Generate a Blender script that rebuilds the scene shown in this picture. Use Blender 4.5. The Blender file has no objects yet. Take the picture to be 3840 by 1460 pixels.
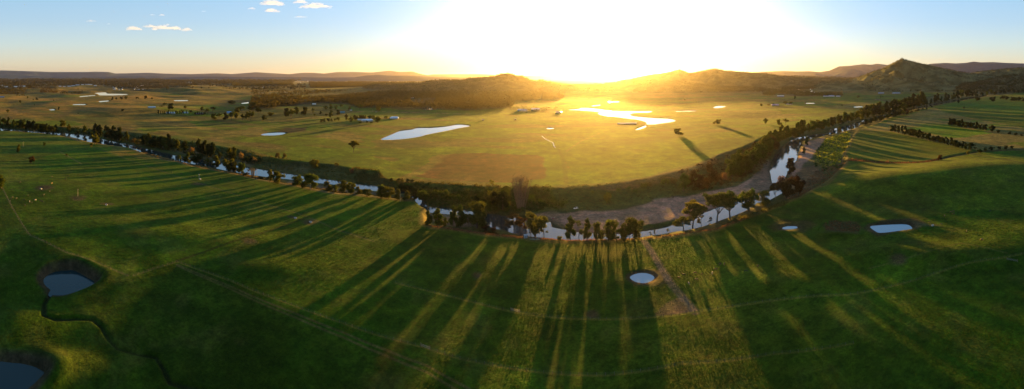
import bpy, math, random
import numpy as np
from mathutils import Vector

# ------------------------------------------------------------------ basics
SC = bpy.context.scene
COL = SC.collection
F = 1465.6            # picture widths to radians: 3840 wide panorama of 150 degrees
HC = 120.0            # the drone hovers 120 m above the paddocks
HOR = 290.0
PI = math.pi
SUN_AZ = (2282 - 1920) / F
SUN_EL = math.radians(3.0)
SUN = Vector((math.sin(SUN_AZ) * math.cos(SUN_EL), math.cos(SUN_AZ) * math.cos(SUN_EL), math.sin(SUN_EL)))
RNG = np.random.default_rng(7)
random.seed(11)


def at(px, py, z=0.0):
    """bearing and depression of a point of the panorama -> a place on the level z"""
    th = (px - 1920.0) / F
    d = (HC - z) * F / (py - HOR)
    return d * math.sin(th), d * math.cos(th)


# ------------------------------------------------------------------ noise
def _hash(ix, iy, s):
    n = (ix.astype(np.int64) * 374761393 + iy.astype(np.int64) * 668265263 + s * 974634777) & 0x7fffffff
    n = ((n ^ (n >> 13)) * 1274126177) & 0x7fffffff
    n = n ^ (n >> 16)
    return (n & 0xffff) / 65535.0


def vnoise(x, y, s=0):
    ix = np.floor(x); iy = np.floor(y)
    fx = x - ix; fy = y - iy
    fx = fx * fx * fx * (fx * (fx * 6 - 15) + 10); fy = fy * fy * fy * (fy * (fy * 6 - 15) + 10)
    a = _hash(ix, iy, s); b = _hash(ix + 1, iy, s); c = _hash(ix, iy + 1, s); d = _hash(ix + 1, iy + 1, s)
    return (a + (b - a) * fx) * (1 - fy) + (c + (d - c) * fx) * fy


def fbm(x, y, wl, octv=3, s=0):
    """about -1..1, WL metres for the longest wave"""
    t = 0; a = 1; n = 0
    x = x / wl; y = y / wl
    for i in range(octv):
        t = t + a * (vnoise(x, y, s + i * 17) * 2 - 1); n += a
        x, y = (x * 0.8 - y * 0.6) * 2.03 + 5.3, (x * 0.6 + y * 0.8) * 2.03 + 1.7
        a *= 0.5
    return t / n


def sstep(a, b, x):
    t = np.clip((x - a) / (b - a), 0, 1)
    return t * t * (3 - 2 * t)


def catmull(pts, n=4, closed=True):
    P = [np.array(p, float) for p in pts]; out = []; m = len(P)
    for i in range(m if closed else m - 1):
        if closed:
            p0, p1, p2, p3 = P[(i - 1) % m], P[i], P[(i + 1) % m], P[(i + 2) % m]
        else:
            p0, p1, p2, p3 = P[max(i - 1, 0)], P[i], P[i + 1], P[min(i + 2, m - 1)]
        for k in range(n):
            t = k / n
            out.append(tuple(0.5 * (2 * p1 + (p2 - p0) * t + (2 * p0 - 5 * p1 + 4 * p2 - p3) * t * t + (3 * p1 - p0 - 3 * p2 + p3) * t ** 3)))
    if not closed:
        out.append(tuple(P[-1]))
    return out


def world(poly, z=0.0):
    return np.array([at(x, y, z) for x, y in poly])


def sdist(X, Y, P, reach=1e9):
    """signed distance to a closed polygon, positive inside; points farther than REACH from its box get -REACH"""
    out = np.full(X.shape, -reach, float)
    lo = P.min(0) - reach; hi = P.max(0) + reach
    idx = np.nonzero((X > lo[0]) & (X < hi[0]) & (Y > lo[1]) & (Y < hi[1]))[0]
    if len(idx) == 0:
        return out
    x = X[idx]; y = Y[idx]; d2 = np.full(len(idx), 1e18); ins = np.zeros(len(idx), bool)
    m = len(P)
    for i in range(m):
        ax, ay = P[i]; bx, by = P[(i + 1) % m]
        ex, ey = bx - ax, by - ay; L = ex * ex + ey * ey + 1e-9
        t = np.clip(((x - ax) * ex + (y - ay) * ey) / L, 0, 1)
        d2 = np.minimum(d2, (x - ax - ex * t) ** 2 + (y - ay - ey * t) ** 2)
        if ay != by:
            c = ((ay > y) != (by > y)) & (x < (bx - ax) * (y - ay) / (by - ay) + ax)
            ins ^= c
    d = np.sqrt(d2)
    out[idx] = np.where(ins, d, -d)
    return out


def ldist(X, Y, P, reach=300.0):
    """distance to an open line"""
    out = np.full(X.shape, reach, float)
    lo = P.min(0) - reach; hi = P.max(0) + reach
    idx = np.nonzero((X > lo[0]) & (X < hi[0]) & (Y > lo[1]) & (Y < hi[1]))[0]
    x = X[idx]; y = Y[idx]; d2 = np.full(len(idx), 1e18)
    for i in range(len(P) - 1):
        ax, ay = P[i]; bx, by = P[i + 1]
        ex, ey = bx - ax, by - ay; L = ex * ex + ey * ey + 1e-9
        t = np.clip(((x - ax) * ex + (y - ay) * ey) / L, 0, 1)
        d2 = np.minimum(d2, (x - ax - ex * t) ** 2 + (y - ay - ey * t) ** 2)
    out[idx] = np.minimum(np.sqrt(d2), reach)
    return out


# ------------------------------------------------------------------ the outlines of the land (bearings and depressions read off the panorama)
NEARBANK = [(-500, 470), (-250, 480), (-100, 487), (0, 491), (66, 495), (128, 499), (204, 506), (286, 527), (332, 534), (378, 541), (439, 550), (490, 557), (531, 575), (577, 591),
            (603, 598), (664, 608), (715, 624), (766, 634), (817, 644), (868, 652), (914, 662), (945, 669), (985, 677), (1038, 686), (1091, 697), (1144, 706),
            (1198, 717), (1253, 727), (1333, 733), (1386, 738), (1465, 749), (1545, 757), (1588, 762), (1586, 800), (1590, 842), (1620, 855), (1684, 861), (1746, 871),
            (1808, 881), (1870, 890), (1957, 896), (1987, 903), (2032, 905), (2067, 907), (2119, 909), (2196, 910), (2261, 908), (2359, 903), (2415, 900), (2479, 894),
            (2558, 885), (2638, 873), (2691, 864), (2740, 842), (2786, 822), (2848, 801), (2940, 762), (3001, 742), (3047, 713), (3093, 694), (3117, 675),
            (3173, 618), (3180, 600), (3170, 572), (3186, 545), (3191, 527), (3222, 486), (3288, 465), (3340, 440), (3391, 430), (3493, 399), (3570, 384),
            (3646, 370), (3800, 352)]
FARBANK = [(3800, 338), (3646, 347), (3544, 353), (3442, 366), (3340, 385), (3263, 402), (3186, 428), (3084, 455), (2982, 484), (2880, 506), (2839, 527), (2783, 552), (2686, 583),
           (2557, 637), (2455, 660), (2301, 688), (2174, 700), (2020, 703), (1918, 708), (1791, 703), (1586, 688), (1500, 690), (1440, 668), (1420, 644), (1330, 636), (1246, 619),
           (1180, 612), (1052, 601), (960, 585), (919, 568), (797, 547), (715, 537), (552, 506), (485, 499), (330, 487), (200, 476), (0, 466), (-250, 458), (-500, 452)]
CORR = world(NEARBANK + FARBANK, -1.0)
ZW = -6.6
FARW = world(FARBANK, -1.0)
RIVER = [
    [(-500, 466), (0, 479), (60, 487), (130, 494), (230, 500), (265, 501), (327, 509), (357, 517), (388, 524), (439, 534), (480, 542), (541, 557), (587, 567), (638, 580), (690, 590), (760, 598), (830, 610),
     (921, 628), (953, 632), (1001, 640), (1091, 655), (1198, 670), (1240, 676), (1312, 688), (1412, 698), (1500, 711), (1545, 718), (1580, 745), (1601, 777), (1659, 781), (1758, 791),
     (1821, 800), (1853, 805), (1908, 812), (1960, 824), (2000, 840), (2049, 832), (2067, 832), (2072, 852), (2112, 862), (2170, 874), (2229, 877), (2319, 880), (2391, 873),
     (2441, 861), (2479, 857), (2532, 842), (2600, 815), (2643, 798), (2688, 782), (2760, 760), (2841, 733), (2880, 722), (2905, 705), (2894, 679), (2886, 641), (2891, 610), (2909, 576), (2921, 562), (2957, 532),
     (2990, 518), (3040, 507), (3105, 499), (3113, 487), (3186, 469), (3232, 453), (3300, 437), (3411, 409), (3500, 390), (3564, 378), (3700, 355),
     (3700, 360), (3564, 384), (3500, 397), (3437, 408), (3340, 436), (3240, 462), (3217, 478), (3146, 498), (3084, 512), (3040, 522), (3008, 529), (3005, 547), (2992, 580), (2986, 600), (2960, 640), (2946, 665),
     (2925, 700), (2935, 725), (2872, 758), (2841, 760), (2800, 790), (2744, 812), (2680, 837), (2627, 851), (2564, 864), (2500, 876), (2425, 886), (2319, 899), (2256, 904), (2160, 900),
     (2119, 900), (2082, 900), (2040, 892), (1960, 884), (1893, 864), (1850, 856), (1821, 838), (1800, 812), (1758, 806), (1697, 806), (1652, 801), (1601, 797), (1560, 760), (1535, 727), (1450, 722), (1351, 709), (1248, 693), (1198, 687),
     (1070, 671), (959, 659), (858, 642), (780, 625), (700, 612), (650, 600), (592, 583), (541, 575), (490, 562), (429, 552), (378, 545), (327, 531), (286, 518), (230, 508), (130, 500), (60, 492), (0, 491), (-500, 476)],
]
SANDBAR2 = [(2395, 868), (2410, 850), (2470, 846), (2530, 830), (2545, 834), (2500, 852), (2440, 864)]      # green spit between two channels
PONDS = [   # outline, level, size of bank
    ([(163, 1052), (174, 1037), (204, 1021), (266, 1014), (291, 1021), (327, 1042), (355, 1060), (327, 1080), (286, 1095), (240, 1108), (204, 1108), (192, 1103), (189, 1088), (169, 1070)], -4.6, 1.6,
     'dark blue farm pond in the hollow at lower left'),
    ([(-60, 1365), (46, 1362), (87, 1366), (128, 1376), (153, 1389), (166, 1399), (153, 1415), (128, 1440), (102, 1460), (60, 1500), (-60, 1500)], -7.4, 1.6, 'murky grey pond cut by the lower left corner'),
    ([(2363, 1043), (2375, 1032), (2405, 1025), (2435, 1029), (2453, 1040), (2446, 1052), (2420, 1062), (2385, 1058)], -0.35, 0.35, 'small oval pond with bare mud rim beside the fence corner'),
    ([(2935, 855), (2955, 850), (2985, 850), (2989, 856), (2965, 860), (2940, 860)], -0.6, 0.8, 'tiny pond in a round hollow near the right bank'),
    ([(3263, 851), (3290, 846), (3340, 843), (3398, 842), (3420, 854), (3413, 861), (3352, 869), (3300, 874), (3280, 866)], -1.0, 1.0, 'long blue farm pond with dark banks on the right'),
    ([(1430, 522), (1471, 504), (1501, 492), (1547, 486), (1563, 481), (1614, 480), (1675, 475), (1716, 468), (1747, 470), (1761, 474), (1716, 482), (1675, 491), (1644, 497), (1598, 506), (1573, 513), (1522, 521), (1471, 525), (1440, 525)], -1.0, 1.0,
     'long tapering white lagoon left of the middle'),
    ([(978, 506), (1001, 500), (1032, 498), (1067, 498), (1069, 501), (1052, 506), (1011, 509)], -1.0, 0.8, 'short bright pond left of the long lagoon'),
    ([(2129, 412), (2170, 409), (2180, 405), (2206, 405), (2247, 409), (2293, 415), (2359, 417), (2441, 417), (2431, 423), (2380, 424), (2362, 430), (2374, 436), (2410, 440), (2461, 444), (2507, 446), (2534, 453), (2512, 459), (2482, 463), (2446, 468), (2423, 466),
      (2420, 458), (2395, 450), (2354, 445), (2308, 439), (2267, 435), (2242, 427), (2247, 421), (2206, 417), (2165, 414)], -1.0, 0.8, 'winding lake blazing under the sun'),
    ([(2382, 487), (2410, 475), (2423, 471), (2420, 478), (2395, 487)], -1.0, 0.5, 'thin arm of water below the winding lake'),
    ([(2048, 482), (2058, 480), (2070, 480), (2079, 482), (2070, 484), (2056, 484)], -1.0, 0.5, 'flat sliver of a pond below the hedged homestead'),
    ([(2284, 381), (2318, 380), (2318, 384), (2290, 384)], -1.0, 0.5, 'short pond above the winding lake'),
    ([(2219, 397), (2249, 393), (2249, 396), (2225, 399)], -1.0, 0.5, 'slanting pond at the top of the winding lake'),
    ([(2676, 404), (2690, 398), (2721, 399), (2705, 404), (2685, 406)], -1.0, 0.5, 'bright pond right of the winding lake'),
    ([(2538, 417), (2604, 415.5), (2604, 417.5), (2538, 419)], -1.0, 0.5, 'thin streak of water right of the winding lake'),
    ([(357, 349), (398, 347), (404, 351.5), (475, 353), (470, 356), (434, 357.5), (378, 358), (368, 353)], -1.0, 0.5, 'forked bright reservoir below the far township'),
    ([(300, 362), (330, 359), (356, 357.5), (356, 359), (330, 361.5), (304, 364)], -1.0, 0.5, 'narrow tail of water left of the reservoir'),
    ([(373, 380), (406, 377.5), (404, 380.5), (376, 383)], -1.0, 0.5, 'slim pond below the reservoir'),
    ([(276, 391.5), (317, 391), (317, 394), (278, 394)], -1.0, 0.5, 'straight edged pond left of the slim pond'),
    ([(185, 411), (203, 410), (203, 414), (190, 414)], -1.0, 0.5, 'tiny pond in the brown hollow at left'),
    ([(654, 376.5), (702, 376), (700, 379), (660, 379.5)], -1.0, 0.5, 'thin pond under the far brown slope'),
    ([(907, 387), (945, 382), (945, 385.5), (912, 389.5)], -1.0, 0.5, 'bright pond at the left edge of the wood'),
    ([(1575, 410), (1600, 408), (1634, 408), (1630, 412), (1600, 413.5)], -1.0, 0.5, 'ragged pond at the foot of the wood'),
    ([(1598, 340), (1644, 338.5), (1644, 341), (1600, 341.5)], -1.0, 0.5, 'thin pond above the wood'),
    ([(1741, 412), (1752, 411.5), (1752, 413.5), (1742, 413.5)], -1.0, 0.5, 'tiny pond right of the ragged pond'),
    ([(3276, 372.5), (3297, 371.5), (3303, 377), (3296, 378), (3283, 375)], -1.0, 0.5, 'left half of the forked pond beyond the right river'),
    ([(3312, 378), (3329, 378.5), (3361, 381), (3349, 383.5), (3324, 382.5)], -1.0, 0.5, 'right half of the forked pond beyond the right river'),
    ([(3204, 401), (3232, 399.5), (3232, 402), (3204, 403)], -1.0, 0.5, 'thin pond left of the right river trees'),
    ([(3021, 386.8), (3052, 386.3), (3052, 388.6), (3021, 388.6)], -1.0, 0.4, 'sliver of water between two farmhouses on the right'),
    ([(1048, 344), (1073, 345), (1080, 347), (1060, 347)], -1.0, 0.4, 'pale sliver of water on the far slope'),
    ([(972, 346.5), (986, 346.5), (986, 349), (972, 348.5)], -1.0, 0.4, 'short bright pond on the far slope'),
]
for i, p in enumerate(PONDS):
    pz = p[1]
    sm = catmull(p[0], 3)
    W_ = world(sm, pz)
    PONDS[i] = (W_, pz, p[2], p[3])
RIVW = [world(p, ZW) for p in RIVER]
SPIT = world(catmull(SANDBAR2, 2), ZW)

HOLLOW = world([(-900, 905), (-200, 890), (60, 880), (163, 907), (255, 950), (380, 985), (480, 1020), (577, 1004), (664, 979), (766, 1017), (868, 1053), (930, 1079), (1088, 1137), (1280, 1206), (1430, 1250), (1560, 1330), (1600, 1500),
                (1500, 2600), (900, 3600), (0, 3600), (-900, 3000)], 0)
CREEK = world([(192, 1118), (179, 1149), (166, 1174), (166, 1220), (204, 1233), (281, 1231), (347, 1236), (383, 1261), (409, 1297), (444, 1330), (511, 1345), (587, 1353), (613, 1394), (638, 1445), (715, 1465), (830, 1500)], -8)
GULLY = world([(3181, 598), (3230, 603), (3300, 612), (3370, 618), (3440, 622), (3480, 618), (3520, 606), (3570, 590), (3620, 580), (3660, 572), (3720, 567), (3840, 560), (3950, 552)], 0)
TRACKS = [   # (line, half width, colour, weight)
    (world(catmull([(2415, 905), (2450, 955), (2506, 1052), (2560, 1118), (2606, 1172)], 4, False)), 2.4, (0.15, 0.10, 0.075), .95),
    (world(catmull([(1484, 1062), (1700, 1115), (1918, 1169), (2060, 1190), (2199, 1198), (2350, 1198), (2506, 1187), (2606, 1173), (2760, 1150), (2917, 1128), (3080, 1112), (3213, 1104), (3398, 1063), (3600, 1005), (3776, 978), (3950, 940)], 4, False)), 0.9, (0.090, 0.098, 0.018), .75),
    (world([(664, 983), (766, 1021), (868, 1057), (930, 1083), (1088, 1141), (1280, 1210), (1581, 1300), (1724, 1346), (1850, 1372), (1995, 1394), (2276, 1409), (2557, 1368), (2900, 1330), (3200, 1290)]), 0.6, (0.095, 0.098, 0.020), .7),
    (world([(664, 992), (766, 1035), (868, 1075), (960, 1115), (1100, 1170), (1290, 1245), (1450, 1310), (1600, 1370), (1800, 1480)]), 0.7, (0.078, 0.066, 0.024), .75),
    (world([(664, 997), (766, 1042), (868, 1084), (960, 1127), (1100, 1184), (1290, 1262), (1450, 1330), (1600, 1395), (1780, 1500)]), 0.7, (0.078, 0.066, 0.024), .7),
    (world([(10, 708), (46, 780), (87, 851), (110, 884), (163, 907), (255, 953), (340, 980), (480, 1035)]), 0.8, (0.085, 0.085, 0.035), .7),
    (world([(286, 527), (368, 560), (511, 611), (746, 688), (868, 726), (1000, 768), (1113, 800), (1180, 825), (1280, 868), (1400, 905)]), 0.9, (0.085, 0.08, 0.03), .6),
    (world([(0, 620), (60, 604), (120, 590), (220, 572), (286, 560), (368, 562)]), 0.9, (0.03, 0.05, 0.014), .8),
    (world([(225, 571), (255, 588), (306, 617)]), 0.9, (0.12, 0.115, 0.04), .7),
    (world([(664, 983), (577, 1009), (500, 1035)]), 0.6, (0.085, 0.075, 0.03), .6),
    (world([(664, 980), (900, 905), (1080, 842), (1160, 812)]), 1.2, (0.022, 0.038, 0.010), .7),
    (world([(2172, 703), (2200, 735), (2235, 765), (2190, 772), (2120, 785), (2075, 812)]), 2.6, (0.13, 0.095, 0.06), .8),
    (world(catmull([(2247, 501), (2206, 519), (2180, 530), (2160, 544), (2138, 558), (2124, 569)], 3, False)), 1.4, (0.16, 0.13, 0.06), .7),
    (world([(2235, 765), (2330, 745), (2430, 715), (2500, 690)]), 2.0, (0.13, 0.10, 0.06), .6),
    (world([(1300, 419), (1400, 417), (1480, 421), (1600, 424), (1760, 428)]), 3.5, (0.22, 0.17, 0.11), .8),
    (world([(1900, 512), (2060, 506), (2200, 498), (2310, 492)]), 1.8, (0.07, 0.06, 0.02), .8),
    (world([(1283, 488), (1500, 512), (1700, 512), (1900, 508)]), 1.5, (0.05, 0.06, 0.02), .5),
    (world([(2070, 480), (2000, 468), (1925, 450)]), 2.0, (0.12, 0.09, 0.05), .5),
    (world([(2095, 560), (2112, 600), (2118, 640), (2125, 690)]), 3.0, (0.055, 0.060, 0.018), .35),
    (world([(3260, 1010), (3500, 960), (3600, 930), (3776, 965)]), 0.7, (0.10, 0.09, 0.03), .5),
    (world([(3600, 572), (3700, 590), (3840, 628), (3950, 660)]), 1.8, (0.04, 0.05, 0.018), .8),
    (world([(500, 487), (700, 501), (900, 507), (1100, 511), (1280, 514), (1440, 530)]), 2.2, (0.035, 0.052, 0.016), .8),
    (world([(0, 390), (100, 384), (160, 377), (260, 374), (330, 367)]), 4.0, (0.04, 0.045, 0.02), .8),
    (world([(3200, 316), (3340, 318), (3460, 316)]), 8.0, (0.25, 0.18, 0.11), .8),
]


def base_height(X, Y):
    """height of the land for arrays of places"""
    R = np.hypot(X, Y) + 1e-6
    TH = np.arctan2(X, Y)
    px = TH * F + 1920
    h = 0.35 * fbm(X, Y, 90, 3, 3)
    # the country beyond the river rolls
    sc = sdist(X, Y, CORR, 260)
    beyond = (sc < 0) & (R * 1.0 > np.interp(px, BX, BR))
    far = np.where(beyond, sstep(10, 240, -sc), 0.0)
    left = sstep(1500, 700, px)
    right = sstep(2300, 3200, px)
    amp = 1.2 + 8.5 * left + 3.0 * right
    amp = amp * (1 + 1.2 * sstep(1500, 4000, R))
    roll = fbm(X + 300, Y, 430, 2, 21) * 1.0 + 0.35 * fbm(X, Y, 190, 2, 33)
    pond = np.ones(X.shape)
    for P, pz, bk, _l in PONDS[5:]:
        s = sdist(X, Y, P, 260)
        pond = np.minimum(pond, sstep(12, 240, -s))
    h = h + far * amp * roll * pond
    # the mound on the right and the swells of the near paddocks
    def bump(px_, py_, hh, wa, wr):
        x0, y0 = at(px_, py_)
        t0 = math.atan2(x0, y0); r0 = math.hypot(x0, y0)
        return hh * np.exp(-(((TH - t0) * r0) / wa) ** 2 - ((R - r0) / wr) ** 2)
    near = ~beyond
    h = h + np.where(near, bump(3330, 690, 8.0, 80, 45) + bump(3640, 650, 10.0, 100, 65) + bump(420, 850, 2.2, 60, 22) + bump(760, 900, 2.0, 50, 20) + bump(1000, 1000, 1.6, 30, 14) + bump(250, 700, 2.0, 60, 30) + bump(2900, 1060, 1.6, 40, 14) + bump(3500, 960, 3.2, 60, 16) + bump(3780, 900, 2.5, 50, 26) + bump(3150, 880, 2.0, 16, 6), 0) * sstep(0, -30, sc)
    h = h + np.where(near, 1.1 * fbm(X, Y, 150, 2, 55) * sstep(0.75, 1.1, np.abs(TH)), 0) * sstep(0, -30, sc)
    # the hollow at lower left
    s = sdist(X, Y, HOLLOW, 400)
    h = h - 7.0 * sstep(-4, 84, s) + 1.5 * fbm(X, Y, 45, 2, 77) * sstep(5, 50, s)
    h = h + (bump(20, 1185, 4.6, 24, 14) + bump(100, 1325, 4.8, 30, 8))
    # river corridor
    w = 9 + 5 * fbm(X, Y, 60, 2, 91)
    fb = ldist(X, Y, FARW, 150)
    w = w + (1 - sstep(60, 110, fb)) * 48 * sstep(1830, 1990, px) * sstep(2850, 2600, px)
    floor = -5.1 + 0.7 * fbm(X, Y, 26, 3, 13)
    t = sstep(0, 1, (sc + 2.0 * fbm(X, Y, 22, 2, 17)) / np.maximum(w, 3))
    h = h * (1 - t) + floor * t
    jig = 1.8 * fbm(X, Y, 16, 2, 41)
    for P in RIVW:
        sr = sdist(X, Y, P, 60) + jig * 0.7
        tr = np.clip((sr + 7) / 7, 0, 1)
        tgt = np.where(sr > 0, ZW - np.minimum(sr * 0.25, 1.6), ZW + 0.0)
        h = np.where(sr > -7, h * (1 - tr) + tgt * tr, h)
    sr = sdist(X, Y, SPIT, 60)
    h = np.where(sr > -1.0, np.maximum(h, ZW + 0.5 * sstep(-1, 2, sr)), h)
    # ponds
    for P, pz, bk, _l in PONDS:
        w_ = 2.2 + 1.6 * bk
        s = sdist(X, Y, P, 40)
        far_ = np.hypot(*P.mean(0))
        if far_ > 1500: w_ = 9
        tt = np.clip((s + w_) / w_, 0, 1)
        rim = h + bk * 0.35 * np.exp(-((s + w_ * 1.7) / (w_ * 0.9)) ** 2) * (far_ < 600)
        h = np.where(s > -36, rim, h)
        tgt = np.where(s > 0, pz - np.minimum(s * 0.3, 1.2), pz)
        h = np.where(s > -w_, h * (1 - tt) + tgt * tt, h)
    # creeks
    c = ldist(X, Y, CREEK, 12)
    cw = 1.7 + 1.3 * fbm(X, Y, 24, 2, 57)
    h = h - 1.3 * sstep(cw + .6, .3, c)
    c = ldist(X, Y, GULLY, 16)
    h = h - 2.2 * sstep(7, 2, c)
    return h


_b = sorted((p for p in FARBANK), key=lambda p: p[0])
BX = np.array([p[0] for p in _b]); BR = np.array([math.hypot(*at(p[0], p[1])) for p in _b])
BX = np.concatenate([[-2700], BX, [6600]]); BR = np.concatenate([[1500], BR, [6000]])

# hills: crest lines (bearing, height in the panorama), distance, front and back width
HILLS = [
    ('hill', [(1380, 312), (1400, 309), (1475, 311), (1537, 309), (1581, 306), (1599, 302), (1636, 298), (1686, 297), (1725, 299), (1760, 291), (1797, 288), (1855, 284), (1865, 279), (1884, 274), (1907, 273), (1924, 276),
              (1939, 283), (1957, 282), (1971, 288), (1991, 297), (2009, 300), (2031, 296), (2046, 301), (2100, 311), (2200, 318)], 4300, 1000, 900, 'wood'),
    ('hill', [(2040, 320), (2107, 316), (2162, 317), (2230, 314), (2291, 311), (2331, 303), (2383, 299), (2444, 300), (2490, 304), (2536, 301), (2582, 308), (2640, 317), (2700, 323), (2790, 325), (2860, 328)], 3500, 650, 600, 'wood'),
    ('hill', [(2310, 303), (2368, 294), (2407, 284), (2444, 277), (2478, 273), (2509, 268), (2536, 260), (2548, 258), (2567, 263), (2582, 270), (2600, 269), (2640, 261), (2681, 254), (2717, 262), (2788, 267), (2875, 273), (2931, 282), (2982, 283),
              (3059, 286), (3110, 287), (3186, 289), (3300, 300), (3400, 306)], 5000, 900, 900, 'wood'),
    ('hill', [(3060, 310), (3120, 305), (3186, 297), (3225, 286), (3263, 272), (3304, 258), (3340, 240), (3370, 225), (3383, 219), (3396, 224), (3416, 228), (3457, 238), (3493, 245), (3534, 254), (3595, 268), (3646, 276), (3720, 285), (3840, 300)], 4300, 1300, 900, 'peak'),
    ('hill', [(3540, 296), (3600, 282), (3646, 272), (3723, 262), (3774, 257), (3840, 252), (3920, 248), (4050, 250)], 5000, 1000, 1200, 'peak'),
    ('hill', [(3590, 312), (3650, 308), (3697, 300), (3748, 287), (3789, 280), (3840, 279), (3920, 282), (4050, 290)], 3500, 600, 600, 'wood'),
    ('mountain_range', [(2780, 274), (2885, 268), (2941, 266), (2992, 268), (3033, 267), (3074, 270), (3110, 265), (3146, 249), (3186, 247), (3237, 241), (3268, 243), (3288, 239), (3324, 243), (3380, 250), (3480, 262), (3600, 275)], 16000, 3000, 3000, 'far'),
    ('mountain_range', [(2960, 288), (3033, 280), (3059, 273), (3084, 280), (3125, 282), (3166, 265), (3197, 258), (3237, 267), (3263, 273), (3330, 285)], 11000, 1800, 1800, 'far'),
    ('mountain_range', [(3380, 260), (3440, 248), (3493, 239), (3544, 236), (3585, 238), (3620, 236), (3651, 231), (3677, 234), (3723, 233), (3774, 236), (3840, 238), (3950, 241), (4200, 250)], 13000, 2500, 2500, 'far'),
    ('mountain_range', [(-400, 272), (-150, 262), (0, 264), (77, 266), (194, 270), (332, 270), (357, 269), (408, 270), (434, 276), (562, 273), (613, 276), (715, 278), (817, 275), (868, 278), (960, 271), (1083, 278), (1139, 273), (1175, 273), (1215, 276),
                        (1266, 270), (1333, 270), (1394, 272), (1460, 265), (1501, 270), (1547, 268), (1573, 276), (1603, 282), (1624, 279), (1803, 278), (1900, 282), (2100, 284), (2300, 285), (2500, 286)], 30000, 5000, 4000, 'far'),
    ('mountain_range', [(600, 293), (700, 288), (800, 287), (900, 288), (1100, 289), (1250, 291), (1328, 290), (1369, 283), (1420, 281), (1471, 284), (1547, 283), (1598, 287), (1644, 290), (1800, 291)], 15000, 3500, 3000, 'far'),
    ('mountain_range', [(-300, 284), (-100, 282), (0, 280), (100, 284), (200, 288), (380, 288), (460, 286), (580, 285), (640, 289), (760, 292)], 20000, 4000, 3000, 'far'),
]

# ------------------------------------------------------------------ materials
MATS = {}


def mat(name, base=(0.5, 0.5, 0.5), rough=0.8, metal=0.0, spec=0.5, noise=None):
    if name in MATS: return MATS[name]
    m = bpy.data.materials.new(name); m.use_nodes = True
    nt = m.node_tree; b = nt.nodes['Principled BSDF']
    b.inputs['Base Color'].default_value = (*base, 1); b.inputs['Roughness'].default_value = rough
    b.inputs['Metallic'].default_value = metal; b.inputs['Specular IOR Level'].default_value = spec
    if noise:
        sc_, amt = noise
        tc = nt.nodes.new('ShaderNodeTexCoord'); nz = nt.nodes.new('ShaderNodeTexNoise'); nz.inputs['Scale'].default_value = sc_; nz.inputs['Detail'].default_value = 4
        nt.links.new(tc.outputs['Object'], nz.inputs['Vector'])
        mx = nt.nodes.new('ShaderNodeMix'); mx.data_type = 'RGBA'
        mx.inputs[6].default_value = (*[c * (1 - amt) for c in base], 1); mx.inputs[7].default_value = (*[min(1, c * (1 + amt)) for c in base], 1)
        nt.links.new(nz.outputs['Fac'], mx.inputs[0]); nt.links.new(mx.outputs[2], b.inputs['Base Color'])
    MATS[name] = m
    return m


def ground_material():
    m = bpy.data.materials.new('pasture'); m.use_nodes = True
    nt = m.node_tree; N = nt.nodes; L = nt.links; b = N['Principled BSDF']
    at_ = N.new('ShaderNodeAttribute'); at_.attribute_name = 'field_colour'
    rgh = N.new('ShaderNodeAttribute'); rgh.attribute_name = 'tuft'
    geo = N.new('ShaderNodeNewGeometry')

    def noise(scale, detail=4, rough=0.6):
        n = N.new('ShaderNodeTexNoise'); n.inputs['Scale'].default_value = scale; n.inputs['Detail'].default_value = detail
        n.inputs['Roughness'].default_value = rough; L.new(geo.outputs['Position'], n.inputs['Vector']); return n.outputs['Fac']

    def math_(op, a, b_):
        n = N.new('ShaderNodeMath'); n.operation = op
        for k, v in enumerate((a, b_)):
            if isinstance(v, (int, float)): n.inputs[k].default_value = v
            else: L.new(v, n.inputs[k])
        return n.outputs[0]

    def mr(v, a, b_, c, d):
        n = N.new('ShaderNodeMapRange'); L.new(v, n.inputs[0])
        for k, q in enumerate((a, b_, c, d)): n.inputs[k + 1].default_value = q
        return n.outputs[0]
    n7 = noise(0.27, 5, .7); n1 = noise(0.012, 3); n2 = noise(0.09, 4); n3 = noise(0.7, 4, .7); n4 = noise(2.5, 2)
    f = math_('MULTIPLY', math_('MULTIPLY', mr(n1, .3, .7, .78, 1.25), mr(n2, .3, .7, .68, 1.36)), math_('MULTIPLY', mr(n7, .3, .7, .62, 1.45), mr(n3, .3, .7, .62, 1.42)))
    # warmer, drier tips where the fine noise is high
    mx = N.new('ShaderNodeMix'); mx.data_type = 'RGBA'; mx.blend_type = 'MULTIPLY'; mx.inputs[0].default_value = 1
    L.new(at_.outputs['Color'], mx.inputs[6])
    cmb = N.new('ShaderNodeCombineColor')
    dry = mr(n2, .35, .75, .88, 1.25)
    L.new(math_('MULTIPLY', f, dry), cmb.inputs[0]); L.new(f, cmb.inputs[1]); L.new(math_('MULTIPLY', f, .95), cmb.inputs[2])
    L.new(cmb.outputs[0], mx.inputs[7]); L.new(mx.outputs[2], b.inputs['Base Color'])
    b.inputs['Roughness'].default_value = 1.0; b.inputs['Specular IOR Level'].default_value = 0.05
    b.inputs['Sheen Weight'].default_value = 0.03; b.inputs['Sheen Roughness'].default_value = 0.5
    sh = N.new('ShaderNodeMix'); sh.data_type = 'RGBA'; sh.inputs[0].default_value = .5; sh.inputs[6].default_value = (.9, .8, .2, 1)
    L.new(at_.outputs['Color'], sh.inputs[7]); L.new(sh.outputs[2], b.inputs['Sheen Tint'])
    n5 = noise(0.35, 5, .75); n6 = noise(1.6, 4, .8)
    hgt = math_('ADD', math_('MULTIPLY', n5, 1.0), math_('MULTIPLY', n6, .35))
    bp = N.new('ShaderNodeBump'); bp.inputs['Distance'].default_value = 1.15
    L.new(math_('MULTIPLY', rgh.outputs['Fac'], 1.0), bp.inputs['Strength']); L.new(hgt, bp.inputs['Height'])
    L.new(bp.outputs[0], b.inputs['Normal'])
    return m


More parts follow.
